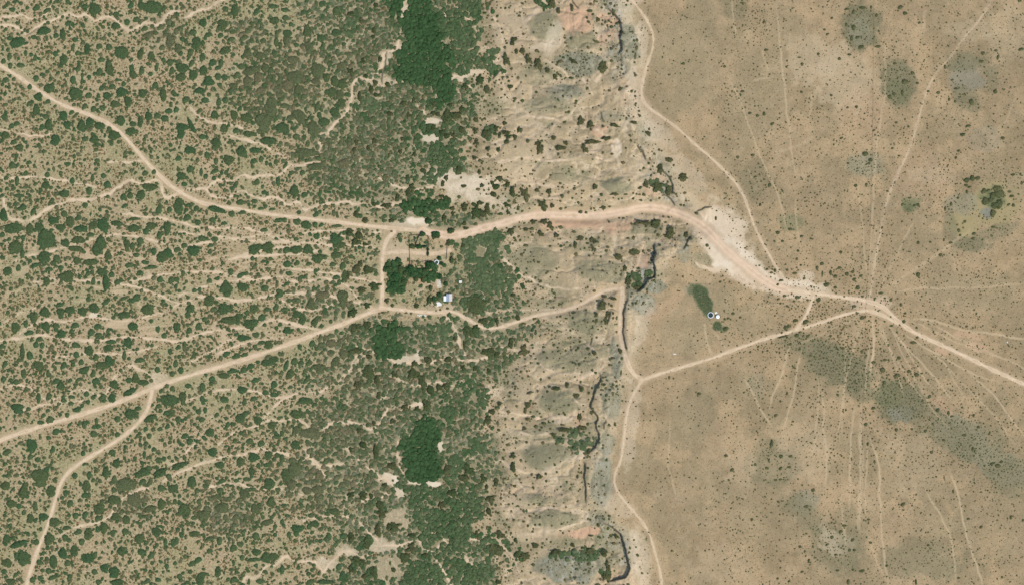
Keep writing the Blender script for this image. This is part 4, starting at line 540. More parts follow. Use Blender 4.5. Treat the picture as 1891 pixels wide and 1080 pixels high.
ny, nx = GX.shape
V = np.stack([wx(GX), wy(GY), Z], -1).reshape(-1, 3)
idx = np.arange(ny * nx).reshape(ny, nx)
F = np.stack([idx[:-1, :-1], idx[1:, :-1], idx[1:, 1:], idx[:-1, 1:]], -1).reshape(-1, 4)
soil4 = np.concatenate([soil_lin, np.ones(GX.shape + (1,))], -1).reshape(-1, 4); speck1 = speck.ravel(); rock1 = (rock * (1 - np.clip(bare, 0, 1))).ravel()
def ground_part(name, faces, dz):
    used, inv = np.unique(faces, return_inverse=True)
    v = V[used].copy(); v[:, 2] += dz
    me = raw_mesh(name, v, inv.reshape(faces.shape), 4)
    mk_attr(me, "soil", soil4[used], 'FLOAT_COLOR'); mk_attr(me, "speck", speck1[used], 'FLOAT'); mk_attr(me, "rock", rock1[used], 'FLOAT')
    me.polygons.foreach_set("use_smooth", np.ones(len(faces), bool))
    me.materials.append(gm)
    o = bpy.data.objects.new(name, me); C.objects.link(o); return o
setp(ground_part("ground", F, 0.0), kind="structure", label="tan desert ground of scrub flat, slope and plateau", category="ground")
fown = own[:-1, :-1].ravel()
for i, (nm, lb) in enumerate(structs):
    sel = F[fown == i + 1]
    if len(sel) > 3: setp(ground_part(nm, sel, .04), kind="structure", label=lb, category=nm.replace('_', ' '))
def hz(px, py):
    x = np.clip(np.asarray(px, float), AX[0], AX[-1] - 1e-3); y = np.clip(np.asarray(py, float), AY[0], AY[-1] - 1e-3)
    i = np.clip(np.searchsorted(AX, x) - 1, 0, nx - 2); j = np.clip(np.searchsorted(AY, y) - 1, 0, ny - 2)
    u = (x - AX[i]) / (AX[i + 1] - AX[i]); v = (y - AY[j]) / (AY[j + 1] - AY[j])
    return (Z[j, i] * (1 - u) + Z[j, i + 1] * u) * (1 - v) + (Z[j + 1, i] * (1 - u) + Z[j + 1, i + 1] * u) * v
def samp(A, px, py):
    i = np.clip(np.searchsorted(AX, px), 0, nx - 1); j = np.clip(np.searchsorted(AY, py), 0, ny - 1)
    return A[j, i]
# ------------------------------------------------------------ foliage
def foliage_mat(name, cols, noise=.6, k=(.91, .73, .68)):
    m, nt, b = new_mat(name)
    a = N(nt, "ShaderNodeAttribute"); a.attribute_name = "tint"
    cr = N(nt, "ShaderNodeValToRGB"); e = cr.color_ramp.elements
    for i, c in enumerate(cols):
        p = i / (len(cols) - 1)
        el = e[0] if i == 0 else (e[len(e) - 1] if i == len(cols) - 1 else e.new(p))
        el.position = p; el.color = (*[float(v) for v in lin(c) * np.array(k)], 1)
    nt.links.new(a.outputs["Fac"], cr.inputs[0])
    tc = N(nt, "ShaderNodeTexCoord")
    ge = N(nt, "ShaderNodeNewGeometry")
    f = noise_n(nt, ge.outputs["Position"], noise, 3, .6)
    hsv = N(nt, "ShaderNodeHueSaturation")
    nt.links.new(cr.outputs[0], hsv.inputs["Color"]); nt.links.new(ramp(nt, f, .3, .7), hsv.inputs["Value"])
    r = ramp(nt, f, .3, .7).node; r.inputs["To Min"].default_value = .72; r.inputs["To Max"].default_value = 1.28
    nt.links.new(r.outputs[0], hsv.inputs["Value"])
    nt.links.new(hsv.outputs[0], b.inputs["Base Color"]); return m
M_green = foliage_mat("shrub_green", [(62, 93, 60), (74, 96, 62), (90, 103, 73), (106, 110, 82)])
M_thick = foliage_mat("thicket_green", [(54, 84, 52), (64, 90, 58), (86, 102, 74), (112, 119, 97)], .25, (.84, .76, .64))
M_brown = foliage_mat("bush_brown_green", [(80, 94, 58), (94, 100, 64), (112, 106, 72), (130, 116, 86)])
M_slope = foliage_mat("slope_shrub_green", [(66, 88, 54), (78, 92, 60), (88, 98, 66), (98, 96, 66)])

def dome(seed, na, nr, lob=.2, h=1.0, leaves=0, lsz=.12, bump=.12):
    r = np.random.default_rng(seed)
    th = np.arange(na) * 2 * np.pi / na
    out = np.ones(na)
    for k in (2, 3, 5, 7):
        if k < na / 2: out += lob / (k ** .5) * r.normal() * np.cos(k * th + r.random() * 6.3)
    out += r.normal(size=na) * lob * .25
    out = np.clip(out, .45, 1.6)
    vs = [np.array([[0, 0, h * (1 + r.normal() * bump)]])]; 
    for j in range(1, nr + 1):
        rho = j / nr
        rr = out * rho * (1 + (r.normal(size=na) * .05 if j < nr else 0))
        z = h * np.sqrt(max(0, 1 - rho ** 2.4)) * (1 + r.normal(size=na) * bump) if j < nr else np.full(na, -.05)
        vs.append(np.stack([rr * np.cos(th), rr * np.sin(th), z + np.zeros(na)], -1))
    Vv = np.concatenate(vs); F = []
    for a in range(na): F.append((0, 1 + a, 1 + (a + 1) % na))
    for j in range(nr - 1):
        o = 1 + j * na
        for a in range(na):
            b = (a + 1) % na
            F.append((o + a, o + na + a, o + na + b)); F.append((o + a, o + na + b, o + b))
    F = np.array(F)
    if leaves:
        a = r.random(leaves) * 2 * np.pi; rho = np.sqrt(r.random(leaves)) * 1.07
        ro = np.interp(a, np.append(th, 2 * np.pi), np.append(out, out[0])) * rho
        z = h * np.sqrt(np.clip(1 - rho ** 2.4, 0.02, 1)) * (.8 + .4 * r.random(leaves)) + .02
        c = np.stack([ro * np.cos(a), ro * np.sin(a), z], -1)
        u = r.normal(size=(leaves, 3)); u /= np.linalg.norm(u, axis=1)[:, None]
        w = np.cross(u, r.normal(size=(leaves, 3))); w /= np.linalg.norm(w, axis=1)[:, None]
        s = lsz * (.6 + .8 * r.random((leaves, 1)))
        q = np.stack([c - u * s - w * s * .6, c + u * s - w * s * .6, c + u * s + w * s * .6, c - u * s + w * s * .6], 1).reshape(-1, 3)
        base = len(Vv) + np.arange(leaves) * 4
        lf = np.concatenate([np.stack([base, base + 1, base + 2], -1), np.stack([base, base + 2, base + 3], -1)])
        Vv = np.concatenate([Vv, q]); F = np.concatenate([F, lf])
    return Vv, F
BIG = [dome(50 + i, 30, 5, .13, 1, 260, .10, .1) for i in range(14)]
MED = [dome(150 + i, 14, 3, .15, 1, 26, .17, .12) for i in range(12)]
SML = [dome(250 + i, 8, 2, .2, 1, 6, .25, .15) for i in range(10)]
IRR = [dome(450 + i, 26, 5, .3, 1, 260, .12, .14) for i in range(10)]
CAN = [dome(350 + i, 12, 3, .18, 1, 22, .17, .1) for i in range(10)]

def scatter(name, protos, px, py, rx, ry, hh, ang, tint, mat, z=None, **props):
    """merge many plants into ONE mesh object"""
    n = len(px); pick = rng.integers(0, len(protos), n)
    X = wx(np.asarray(px)); Y = wy(np.asarray(py)); Zz = hz(px, py) if z is None else z
    Vs, Fs, Ts = [], [], []; base = 0
    for k, (pv, pf) in enumerate(protos):
        m = np.where(pick == k)[0]
        if not len(m): continue
        a = ang[m]; c = np.cos(a)[:, None]; s = np.sin(a)[:, None]
        x = pv[None, :, 0] * (rx[m] * S)[:, None]; y = pv[None, :, 1] * (ry[m] * S)[:, None]
        v = np.stack([X[m][:, None] + x * c - y * s, Y[m][:, None] + x * s + y * c, Zz[m][:, None] + pv[None, :, 2] * hh[m][:, None]], -1)
        f = pf[None] + (base + np.arange(len(m)) * len(pv))[:, None, None]
        Vs.append(v.reshape(-1, 3)); Fs.append(f.reshape(-1, 3)); Ts.append(np.repeat(tint[m], len(pv))); base += len(m) * len(pv)
    me = raw_mesh(name, np.concatenate(Vs), np.concatenate(Fs), 3)
    mk_attr(me, "tint", np.concatenate(Ts), 'FLOAT'); me.materials.append(mat)
    me.polygons.foreach_set("use_smooth", np.ones(len(me.polygons), bool))
    o = bpy.data.objects.new(name, me); C.objects.link(o); setp(o, **props); return o

thick_m = np.zeros(GX.shape, int)
for k, (key, pts) in enumerate(THICK):
    xs = [p[0] for p in pts]; ys = [p[1] for p in pts]
    i0, i1, j0, j1 = ix(min(xs) - 8), ix(max(xs) + 8), iy(min(ys) - 8), iy(max(ys) + 8)
    qx = WXg[j0:j1, i0:i1] + (fbm(GX[j0:j1, i0:i1], GY[j0:j1, i0:i1], 24, 93, 3) - .5) * 34; qy = WYg[j0:j1, i0:i1] + (fbm(GX[j0:j1, i0:i1], GY[j0:j1, i0:i1], 24, 94, 3) - .5) * 34
    if max(xs) - min(xs) < 40: qx, qy = WXg[j0:j1, i0:i1], WYg[j0:j1, i0:i1]
    m = in_poly(qx, qy, pts)
    thick_m[j0:j1, i0:i1] = np.where(m & (thick_m[j0:j1, i0:i1] == 0), k + 1, thick_m[j0:j1, i0:i1])

# --- descriptive places for labels: what one finds in the photo
MARKS = [("the left end of the upper left dirt road",30,140),("the bend of the upper left dirt road",215,240),("the crossing of road and wash on the left",325,350),("the zigzag wash at the top left",150,35),("the V bend of the top left wash",242,59),
 ("the wash end at the top",400,10),("the hooked left wash",45,400),("the looping wash at left",240,335),("the middle of the upper wash",530,310),("the corner of the upper wash",595,270),("the dirt road midway to the homestead",520,395),
 ("the double wash above the dirt road",450,355),("the bare star shaped clearing at left",172,585),("the thin left track near the edge",20,628),("the curved track above the lower road",500,590),("the lower left road fork",287,715),("the bend of the lower left branch road",115,885),
 ("the bottom of the branch road",60,1030),("the left end of the straight lower road",40,800),("the middle of the straight lower road",445,665),("the wash in the lower left",200,950),("the white lower middle wash",430,845),("the bottom zigzag wash",500,1045),
 ("the bottom edge near the left corner",250,1060),("the bottom edge left of centre",380,1070),("the top left corner",10,10),("the upper left scrub",120,110),("the dense green patches near the top",500,170),("the top edge above the thicket band",620,10),("the scrub under the upper left wash",340,120),
 ("the left edge at mid height",10,470),("the striped scrub left of the homestead",560,470),("the striped scrub at left centre",350,480),("the lower left scrub",200,850),("the scrub under the straight road",430,730),("the scrub left of the lower thicket",600,880),("the lower middle scrub",500,920),
 ("the green clumps at the left",110,440),("the lane beside the homestead",706,500),("the homestead house",828,550),("the homestead corral",775,450),("the round homestead tank",806,484),("the upper green thicket",790,120),("the middle upper thicket",810,280),("the white bare patch above the homestead",830,345),
 ("the grey thicket right of the homestead",905,455),("the lower green thicket",780,830),("the bottom green thicket",800,1000),("the white bare scar left of the lower thicket",722,888),("the pale rock band at the top",1155,70),("the reddish bare patch at the top",1060,40),("the green hollow in the upper slope",1110,125),
 ("the upper slope spur",1030,200),("the canyon road on the slope",1060,400),("the head of the canyon road",1240,390),("the dark cliff cleft beside the canyon road",1205,480),("the top of the winding road",1130,540),("the middle of the winding road",1000,580),("the slope under the winding road",1060,630),
 ("the road hairpin junction",1185,700),("the thin cliff line in the lower slope",1105,760),("the lower slope spur",1020,740),("the pale slope gully near the bottom",1020,865),("the green cliff bowl at the bottom",1130,1020),("the blue grey spur at the bottom",1040,1045),("the rim road near the bottom",1200,985),
 ("the rim road near the top",1190,130),("the small red hollow below the rim",1220,330),("the white storage tank",1324,584),("the bright sandy fan on the plateau",1350,485),("the lone bush in a pale ring",1484,514),("the plateau road crossing",1600,563),("the grey dry pond at the upper right",1785,140),
 ("the yellow ringed grove",1838,372),("the small yellow clearing",1777,415),("the small round green hollow",1680,378),("the green swale below the crossing",1560,685),("the green pan right of the fence",1660,745),("the green strip at the right edge",1850,860),("the ring shaped pan in the lower plateau",1425,865),
 ("the bottom ring shaped pan",1540,1000),("the upper green patch by the fence",1655,155),("the top green patch of the plateau",1590,50),("the road to the right edge",1800,665),("the tracks fanning down from the crossing",1700,690),("the lower plateau tracks",1625,930),("the lower right corner",1870,1060),
 ("the upper plateau left of the fence",1450,130),("the plateau under the straight road",1430,720),("the plateau between rim road and grass",1400,330),("the right edge at mid height",1880,500),("the grassland right of the rim road",1260,850),("the lower plateau middle",1720,940)]
ORD = ["","second","third","fourth","fifth","sixth","seventh","eighth","ninth","tenth","eleventh","twelfth"]
def make_labels(items, noun):
    """items: (x,y,rx,ry,size word,colour word)"""
    keys = {}
    for i, (x, y, rx, ry, sz, co) in enumerate(items):
        nm, mx, my = min(MARKS, key=lambda q: (q[1] - x) ** 2 + (q[2] - y) ** 2)
        dx, dy = x - mx, y - my
        if abs(dx) > 2 * abs(dy): d = "right of" if dx > 0 else "left of"
        elif abs(dy) > 2 * abs(dx): d = "below" if dy > 0 else "above"
        else: d = ("below" if dy > 0 else "above") + (" and right of" if dx > 0 else " and left of")
        asp = max(rx, ry) / min(rx, ry)
        sh = "round" if asp < 1.25 else ("oval" if asp < 1.7 else "long")
        keys.setdefault((sz, sh, co, d, nm), []).append((math.hypot(dx, dy), i))
    out = [None] * len(items)
    for (sz, sh, co, d, nm), L in keys.items():
        L.sort()
        for k, (_, i) in enumerate(L):
            if len(L) == 1: out[i] = f"{sz} {sh} {co} {noun} {d} {nm}"
            else:
                o = "nearest" if k == 0 else (ORD[k] + " nearest" if k < 12 else f"{k+1}th nearest")
                out[i] = f"{sz} {sh} {co} {noun} {d} {nm}, {o}"
    return out
def tune(s):
    w = s.split()
    if len(w) > 16: w = [q for q in w if q not in ("the",)]
    if len(w) > 16: w = [q for q in w if q not in ("round", "oval")]
    return " ".join(w[:18])
def individuals(L, count, name, noun, cat, group, mat, protos, tfun, hfun, cols, cuts):
    L = sorted(L, key=lambda q: -q[2] * q[3]); big, rest = L[:count], L[count:]
    meshes = {}
    info = []; tl = []
    for x, y, rx, ry, a in big:
        t = tfun(x, y); tl.append(t); r = math.sqrt(rx * ry)
        sz = "large" if r > cuts[0] else ("mid-sized" if r > cuts[1] else "small")
        info.append((x, y, rx, ry, sz, cols[0] if t < .45 else cols[1]))
    labs = make_labels(info, noun)
    for (x, y, rx, ry, a), t, lb in zip(big, tl, labs):
        k = int(rng.integers(0, len(protos))); tq = round(t * 6) / 6
        if (k, tq) not in meshes:
            pv, pf = protos[k]; me = raw_mesh(name, pv, pf, 3); mk_attr(me, "tint", np.full(len(pv), tq), 'FLOAT')
            me.materials.append(mat); me.polygons.foreach_set("use_smooth", np.ones(len(pf), bool)); meshes[(k, tq)] = me
        o = bpy.data.objects.new(name, meshes[(k, tq)])
        o.location = (wx(x), wy(y), float(hz(x, y)))
        o.rotation_euler = (0, 0, a + (math.pi if rng.random() < .5 else 0))
        sc = .88 if name == 'hillside_shrub' else 1.0; o.scale = (rx * S * sc, ry * S * sc, hfun(rx, ry)); C.objects.link(o)
        setp(o, label=tune(lb), category=cat, group=group)
    return rest
wt_grey = lambda x, y: float(np.clip(.12 + .55 * samp(gw, x, y) + .35 * (rng.random() - .35), 0, 1))
restW = individuals(west, 300, "mesquite_shrub", "shrub", "shrub", "dark green shrubs on the sandy scrub flat", M_green, BIG, wt_grey,
    lambda rx, ry: min(2.0, .27 * S * math.sqrt(rx * ry) + .3), ("dark green", "olive green"), (10, 8.3))
restS = individuals(slope, 300, "hillside_shrub", "bush", "bush", "bushes on the slope and around the homestead", M_slope, IRR,
    lambda x, y: float(np.clip((.15 if x < 960 else .45) + .4 * (rng.random() - .3), 0, 1)), lambda rx, ry: min(2.4, .45 * S * math.sqrt(rx * ry) + .4), ("dark green", "olive"), (7.5, 5))
restP = individuals(plate, 300, "grassland_bush", "bush", "bush", "scattered bushes on the plateau grassland", M_slope, MED,
    lambda x, y: float(np.clip(.25 + .5 * rng.random(), 0, 1)), lambda rx, ry: min(2.0, .5 * S * math.sqrt(rx * ry) + .3), ("dark green", "olive"), (4, 2.6))

# --- candidates on a jittered grid
def jit(x0, x1, y0, y1, s, j=.42):
    gx, gy = np.meshgrid(np.arange(x0, x1, s), np.arange(y0, y1, s * .87))
    gx = gx + (np.arange(gx.shape[0]) % 2)[:, None] * s * .5
    gx = gx + (rng.random(gx.shape) - .5) * 2 * j * s; gy = gy + (rng.random(gy.shape) - .5) * 2 * j * s
    return gx.ravel(), gy.ravel()
def keep(m, *arrs): return [a[m] for a in arrs]
def fields(x, y):
    q = x + (fbm(x, y, 22, 91, 3) - .5) * 70
    return samp(wst, q, y), samp(plt, x, y), samp(bare, x, y), samp(occ, x, y), samp(thick_m, x, y), samp(gw, x, y)

# medium scrub on the flat
x, y = jit(-34, 1000, -34, 1114, 7.2, .48)
w, p, b, o, tm, g = fields(x, y)
dens = (.66 + .9 * (fbm(x, y, 45, 41) - .5) * 2 + .25 * g) * (w > .6) * np.where((x > 708) & (x < 860) & (y > 425) & (y < 600), .35, 1) * np.where((x > 780) & (x < 960) & (y > 300) & (y < 395), .5, 1)
ok = (b < .18) & (o < .5) & (tm == 0) & (rng.random(len(x)) < dens)
x, y, g = keep(ok, x, y, g)
r = (1.5 + 2.8 * rng.random(len(x)) ** 1.5) * (1 + .35 * g)
xs = [np.array([q[k] for q in restW]) for k in range(5)]
tt = np.clip(.25 + .35 * g + .9 * (rng.random(len(x)) - .4), 0, 1)
rr = r * (.55 + .65 * rng.random(len(x)))
scatter("mesquite_scrub", MED, np.concatenate([x, xs[0]]), np.concatenate([y, xs[1]]), np.concatenate([r, xs[2]]), np.concatenate([rr, xs[3]]),
    np.concatenate([.36 * S * r + .15, .3 * S * np.sqrt(xs[2] * xs[3]) + .2]), np.concatenate([rng.random(len(x)) * 6.28, xs[4]]),
    np.concatenate([tt, np.clip(.1 + .5 * samp(gw, xs[0], xs[1]) + .3 * (rng.random(len(xs[0])) - .3), 0, 1)]), M_green, kind="stuff",
    label="countless smaller dark green shrubs filling the scrub flat", category="scrub")
# close-packed grey-green brush
x, y = jit(380, 985, -34, 1114, 7.4, .48)
w, p, b, o, tm, g = fields(x, y)
xb = np.interp(y, [0, 200, 330, 420, 620, 800, 1080], [470, 500, 600, 700, 640, 590, 600])
dd = samp(dbr, x, y)
dens = np.clip(np.maximum(dd * 1.0, g * .9), 0, 1) * (w > .5) * (.55 + .8 * (fbm(x, y, 40, 43)))
dens = np.where((x > 690) & (x < 855) & (y > 425) & (y < 600), .12 + .3 * (y > 500) * (x > 800), dens)
dens = np.where((x > 690) & (x < 960) & (y > 330) & (y < 400), .4 * dens, dens)
ok = (b < .3) & (o < .5) & (tm == 0) & (rng.random(len(x)) < dens)
tq = samp(thick_m, x + (fbm(x, y, 16, 95, 3) - .5) * 90, y + (fbm(x, y, 16, 96, 3) - .5) * 90) > 0
ok = ok | (tq & (tm == 0) & (b < .3) & (o < .5) & (x > 640) & (x < 985) & (rng.random(len(x)) < .8))
x, y, g = keep(ok, x, y, g)
r = (2.1 + 2.3 * rng.random(len(x))) * (1 + .25 * tq[ok])
scatter("dense_brush", MED, x, y, r, r * (.8 + .4 * rng.random(len(x))), .2 * S * r + .2, rng.random(len(x)) * 6.28, np.clip(.72 - .35 * tq[ok] + .6 * (rng.random(len(x)) - .45) - .3 * sstep(.5, .7, fbm(x, y, 60, 92)), 0, 1), M_thick,
    kind="stuff", label="close packed grey green brush at the foot of the slope", category="brush")
# low brownish bushes between them
x, y = jit(-34, 1010, -34, 1114, 4.0)
w, p, b, o, tm, g = fields(x, y)
ok = (b < .3) & (o < .5) & (tm == 0) & (w > .5) & (rng.random(len(x)) < (1 - .75 * samp(dbr, x, y)) * .9 * sstep(.3, .65, fbm(x, y, 26, 44)))
x, y = keep(ok, x, y)
r = .6 + 1.6 * rng.random(len(x)) ** 2
scatter("low_bushes", SML, x, y, r, r * (.7 + .6 * rng.random(len(x))), .5 * S * r + .1, rng.random(len(x)) * 6.28, rng.random(len(x)), M_brown,
    kind="stuff", label="low brownish bushes speckling the sandy flat", category="low bushes")
# slope
x, y = jit(860, 1350, -34, 1114, 5.2)
w, p, b, o, tm, g = fields(x, y)
cl = fbm(x, y, 34, 45); tt_ = samp(t, x, y)
dens = (.10 + 1.5 * np.clip(cl - .46, 0, 1) + .5 * samp(rock, x, y) + .35 * np.exp(-((tt_) / .16) ** 2))
dens = dens + .3 * sstep(.5, .62, fbm(x, y, 26, 55)) * sstep(.1, .3, w + .25 * np.exp(-((x - np.interp(y, [q[1] for q in FOOT], [q[0] for q in FOOT])) / 50) ** 2))
dens = dens + .45 * samp(sl_g, x, y) + .35 * np.exp(-np.clip(x - np.interp(y, [q[1] for q in FOOT], [q[0] for q in FOOT]), 0, 999) / 22)
ok = (b < .45) & (o < .5) & (tm == 0) & (w < .6) & (p < .5) & (rng.random(len(x)) < dens)
x, y = keep(ok, x, y)
r = .6 + 2.6 * rng.random(len(x)) ** 3.2
sx = [np.array([q[k] for q in restS]) for k in range(5)]
scatter("slope_bushes", SML, np.concatenate([x, sx[0]]), np.concatenate([y, sx[1]]), np.concatenate([r, sx[2]]), np.concatenate([r * .9, sx[3]]),
    np.concatenate([.6 * S * r + .1, .5 * S * sx[2] + .2]), np.concatenate([rng.random(len(x)) * 6.28, sx[4]]), rng.random(len(x) + len(sx[0])), M_slope,
    kind="stuff", label="tiny bushes dotting the pale slope", category="bushes")
# plateau
x, y = jit(1130, 1927, -34, 1114, 5.2)
w, p, b, o, tm, g = fields(x, y)
cl = fbm(x, y, 42, 46)
cg = (np.exp(-(((x - 1500) / 90) ** 2 + ((y - 560) / 45) ** 2)) + np.exp(-(((x - 1590) / 80) ** 2 + ((y - 650) / 60) ** 2)) + .8 * np.exp(-(((x - 1700) / 80) ** 2 + ((y - 760) / 60) ** 2))
      + .6 * np.exp(-(((x - 1820) / 90) ** 2 + ((y - 850) / 50) ** 2)) + .5 * np.exp(-(((x - 1440) / 50) ** 2 + ((y - 500) / 20) ** 2)) + .5 * np.exp(-(((x - 1570) / 30) ** 2 + ((y - 495) / 30) ** 2)) + .4 * np.exp(-(((x - 1390) / 40) ** 2 + ((y - 40) / 40) ** 2)))
lw = sstep(1320, 1345, x)
dens = (.16 + .5 * samp(pgreen, x, y) + .95 * np.clip(cl - .38, 0, 1) + .45 * cg) * (.35 + .65 * lw)
ok = (b < .6) & (o < .5) & (p > .4) & (rng.random(len(x)) < dens)
x, y = keep(ok, x, y)
r = .7 + 1.2 * rng.random(len(x)) ** 2.0 + .3 * np.exp(-(((x - 1560) / 150) ** 2 + ((y - 640) / 110) ** 2))
sx = [np.array([q[k] for q in restP]) for k in range(5)]
scatter("grassland_bushes", SML, np.concatenate([x, sx[0]]), np.concatenate([y, sx[1]]), np.concatenate([r, sx[2]]), np.concatenate([r * .9, sx[3]]),
    np.concatenate([.6 * S * r + .1, .5 * S * sx[2] + .2]), np.concatenate([rng.random(len(x)) * 6.28, sx[4]]), np.clip(rng.random(len(x) + len(sx[0])) * .9, 0, 1), M_slope,
    kind="stuff", label="tiny dark bushes dotting the plateau grassland", category="bushes")
x, y = jit(1130, 1927, -34, 1114, 3.4)
w, p, b, o, tm, g = fields(x, y)
ok = (b < .5) & (o < .5) & (p > .4) & (rng.random(len(x)) < .24 + .6 * np.clip(fbm(x, y, 20, 47) - .45, 0, 1))
x, y = keep(ok, x, y); r = .3 + .5 * rng.random(len(x))
scatter("grass_tussocks", SML[:4], x, y, r, r, .3 * S * r + .1, rng.random(len(x)) * 6.28, .3 + .7 * rng.random(len(x)), M_brown,
    kind="stuff", label="dry grass tussocks over the plateau", category="grass")
# thickets: one continuous canopy each kind
x, y = jit(630, 1260, -34, 1114, 6.4, .45)
tm = samp(thick_m, x, y); b = samp(bare, x, y); o = samp(occ, x, y)
keyi = np.array([' '] + [k for k, _ in THICK])
kk = keyi[tm]
hole = fbm(x, y, 18, 48)
for key, nm, lb, tb, rb, hb in (('d', "dark_thicket", "dark green dense thickets along the foot of the slope", .02, 5.2, 3.0), ('m', "green_thicket", "mid green mesquite thickets merging into one canopy", .38, 4.6, 2.2), ('g', "grey_thicket", "grey green loose thickets beside the homestead and slope", .45, 4.8, 1.5)):
    ok = (kk == key) & (b < .6) & (hole > {'d': .25, 'm': .31, 'g': .30}[key])
    X_, Y_ = keep(ok, x, y)
    r = rb * (.75 + .5 * rng.random(len(X_)))
    scatter(nm, CAN, X_, Y_, r, r * (.85 + .3 * rng.random(len(X_))), hb * .6 * (.85 + .3 * rng.random(len(X_))) * (.7 + .6 * fbm(X_, Y_, 30, 49)), rng.random(len(X_)) * 6.28,
        np.clip(tb + .22 * rng.random(len(X_)) + .35 * (fbm(X_, Y_, 40, 50) - .5), 0, 1), M_thick, kind="stuff", label=lb, category="thicket")
# ------------------------------------------------------------ built things
def simple_mat(name, col, rough=.8, metal=0, nscale=2.0, var=.15, spec=.3):
    m, nt, b = new_mat(name); b.inputs["Roughness"].default_value = rough; b.inputs["Metallic"].default_value = metal
    b.inputs["Specular IOR Level"].default_value = spec
    ge = N(nt, "ShaderNodeNewGeometry"); f = noise_n(nt, ge.outputs["Position"], nscale, 3, .6)
    c = tuple(col)
    nt.links.new(mixn(nt, ramp(nt, f, .35, .65), tuple(v * (1 - var) for v in c), tuple(min(1, v * (1 + var)) for v in c)), b.inputs["Base Color"])
    return m
M_white = simple_mat("white_metal_roof", (.70, .73, .74), .5, 0, 1, .05)
M_roof_shaded = simple_mat("shaded_blue_grey_roof", (.30, .34, .37), .5, 0, 1, .1)  # left slope of the gable, its shade put into the colour
M_tan = simple_mat("weathered_tan_wall", (.42, .38, .32))
M_roof_lit = simple_mat("lit_beige_roof", (.46, .42, .38), .6)  # right slope of the same gable, sunlit tone put into the colour
M_wood = simple_mat("grey_wood", (.14, .12, .10))
M_dark = simple_mat("dark_weathered_wood", (.07, .06, .05))
M_water = simple_mat("dark_water", (.02, .035, .03), .15, 0, .5, .3, .5)
M_conc = simple_mat("pale_concrete", (.62, .60, .52))
M_glass = simple_mat("dark_window_glass", (.03, .035, .04), .1, 0, 1, .2, .5)
M_bark = simple_mat("bark", (.12, .09, .065))
M_rubble = simple_mat("pale_rubble", (.55, .53, .45), .9, 0, 1.5, .25)
M_wire = simple_mat("wire", (.12, .11, .10), .5, .4)
def bm_obj(name, bm, mat, parent=None, **props):
    me = bpy.data.meshes.new(name); bmesh.ops.recalc_face_normals(bm, faces=bm.faces); bm.to_mesh(me); bm.free(); me.materials.append(mat)
    o = bpy.data.objects.new(name, me); C.objects.link(o)
    if parent: o.parent = parent
    setp(o, **props); return o
def box(bm, x0, x1, y0, y1, z0, z1):
    v = [bm.verts.new(p) for p in ((x0,y0,z0),(x1,y0,z0),(x1,y1,z0),(x0,y1,z0),(x0,y0,z1),(x1,y0,z1),(x1,y1,z1),(x0,y1,z1))]
    for f in ((0,3,2,1),(4,5,6,7),(0,1,5,4),(1,2,6,5),(2,3,7,6),(3,0,4,7)): bm.faces.new([v[i] for i in f])
def slab(bm, pts, th):
    """thick sheet through 4 top points"""
    a = [bm.verts.new(p) for p in pts]; b = [bm.verts.new((p[0], p[1], p[2] - th)) for p in pts]
    bm.faces.new(a); bm.faces.new(b[::-1]); n = len(pts)
    for i in range(n): bm.faces.new((a[i], b[i], b[(i + 1) % n], a[(i + 1) % n]))
def bar(bm, p, q, r=.05):
    p = Vector(p); q = Vector(q); d = (q - p).normalized(); u = d.orthogonal().normalized() * r; w = d.cross(u)
    a = [bm.verts.new(p + k) for k in (u + w, -u + w, -u - w, u - w)]; b = [bm.verts.new(q + k) for k in (u + w, -u + w, -u - w, u - w)]
    bm.faces.new(a); bm.faces.new(b[::-1])
    for i in range(4): bm.faces.new((a[i], b[i], b[(i + 1) % 4], a[(i + 1) % 4]))
def cyl(bm, r0, r1, z0, z1, n=28, inner=None):
    rings = [(r0, z0), (r1, z1)]
    if inner: rings += [(inner, z1), (inner, z0 + .1)]
    R = [[bm.verts.new((r * math.cos(k * 2 * math.pi / n), r * math.sin(k * 2 * math.pi / n), z)) for k in range(n)] for r, z in rings]
    for A, B in zip(R[:-1], R[1:]):
        for k in range(n): bm.faces.new((A[k], A[(k + 1) % n], B[(k + 1) % n], B[k]))
    if not inner: bm.faces.new(R[-1])
    return R
def empty(name, x, y, rot=0, **props):
    o = bpy.data.objects.new(name, None); C.objects.link(o); o.location = (wx(x), wy(y), float(hz(x, y))); o.rotation_euler = (0, 0, rot)
    setp(o, **props); return o
# house: gable roof with the ridge along the long side, white lean-to at its left
h = empty("house", 829.4, 549.5, 0, label="small house with gable roof, its shaded slope painted blue grey, beside the winding road", category="house")
hw, hl, eh, rh = 2.9, 3.7, 2.8, 3.7
bm = bmesh.new(); box(bm, -hw, hw, -hl, hl, -.4, eh)
for sy in (-hl, hl):
    e = .003 if sy > 0 else -.003
    a = [bm.verts.new(p) for p in ((-hw, sy + e, eh), (hw, sy + e, eh), (0, sy + e, rh - .12))]; bm.faces.new(a)
bm_obj("wall", bm, M_tan, h)
bm = bmesh.new(); slab(bm, [(-hw - .35, -hl - .4, eh - .02), (-.01, -hl - .4, rh), (-.01, hl + .4, rh), (-hw - .35, hl + .4, eh - .02)], .08)
for k in range(9):
    yk = -hl - .2 + k * (2 * hl + .4) / 8
    slab(bm, [(-hw - .36, yk - .03, eh + .03), (-.02, yk - .03, rh + .05), (-.02, yk + .03, rh + .05), (-hw - .36, yk + .03, eh + .03)], .04)
bm_obj("roof", bm, M_roof_shaded, h, label="roof slope facing left, shade painted in as blue grey")
bm = bmesh.new(); slab(bm, [(.01, -hl - .4, rh), (hw + .35, -hl - .4, eh - .02), (hw + .35, hl + .4, eh - .02), (.01, hl + .4, rh)], .08)
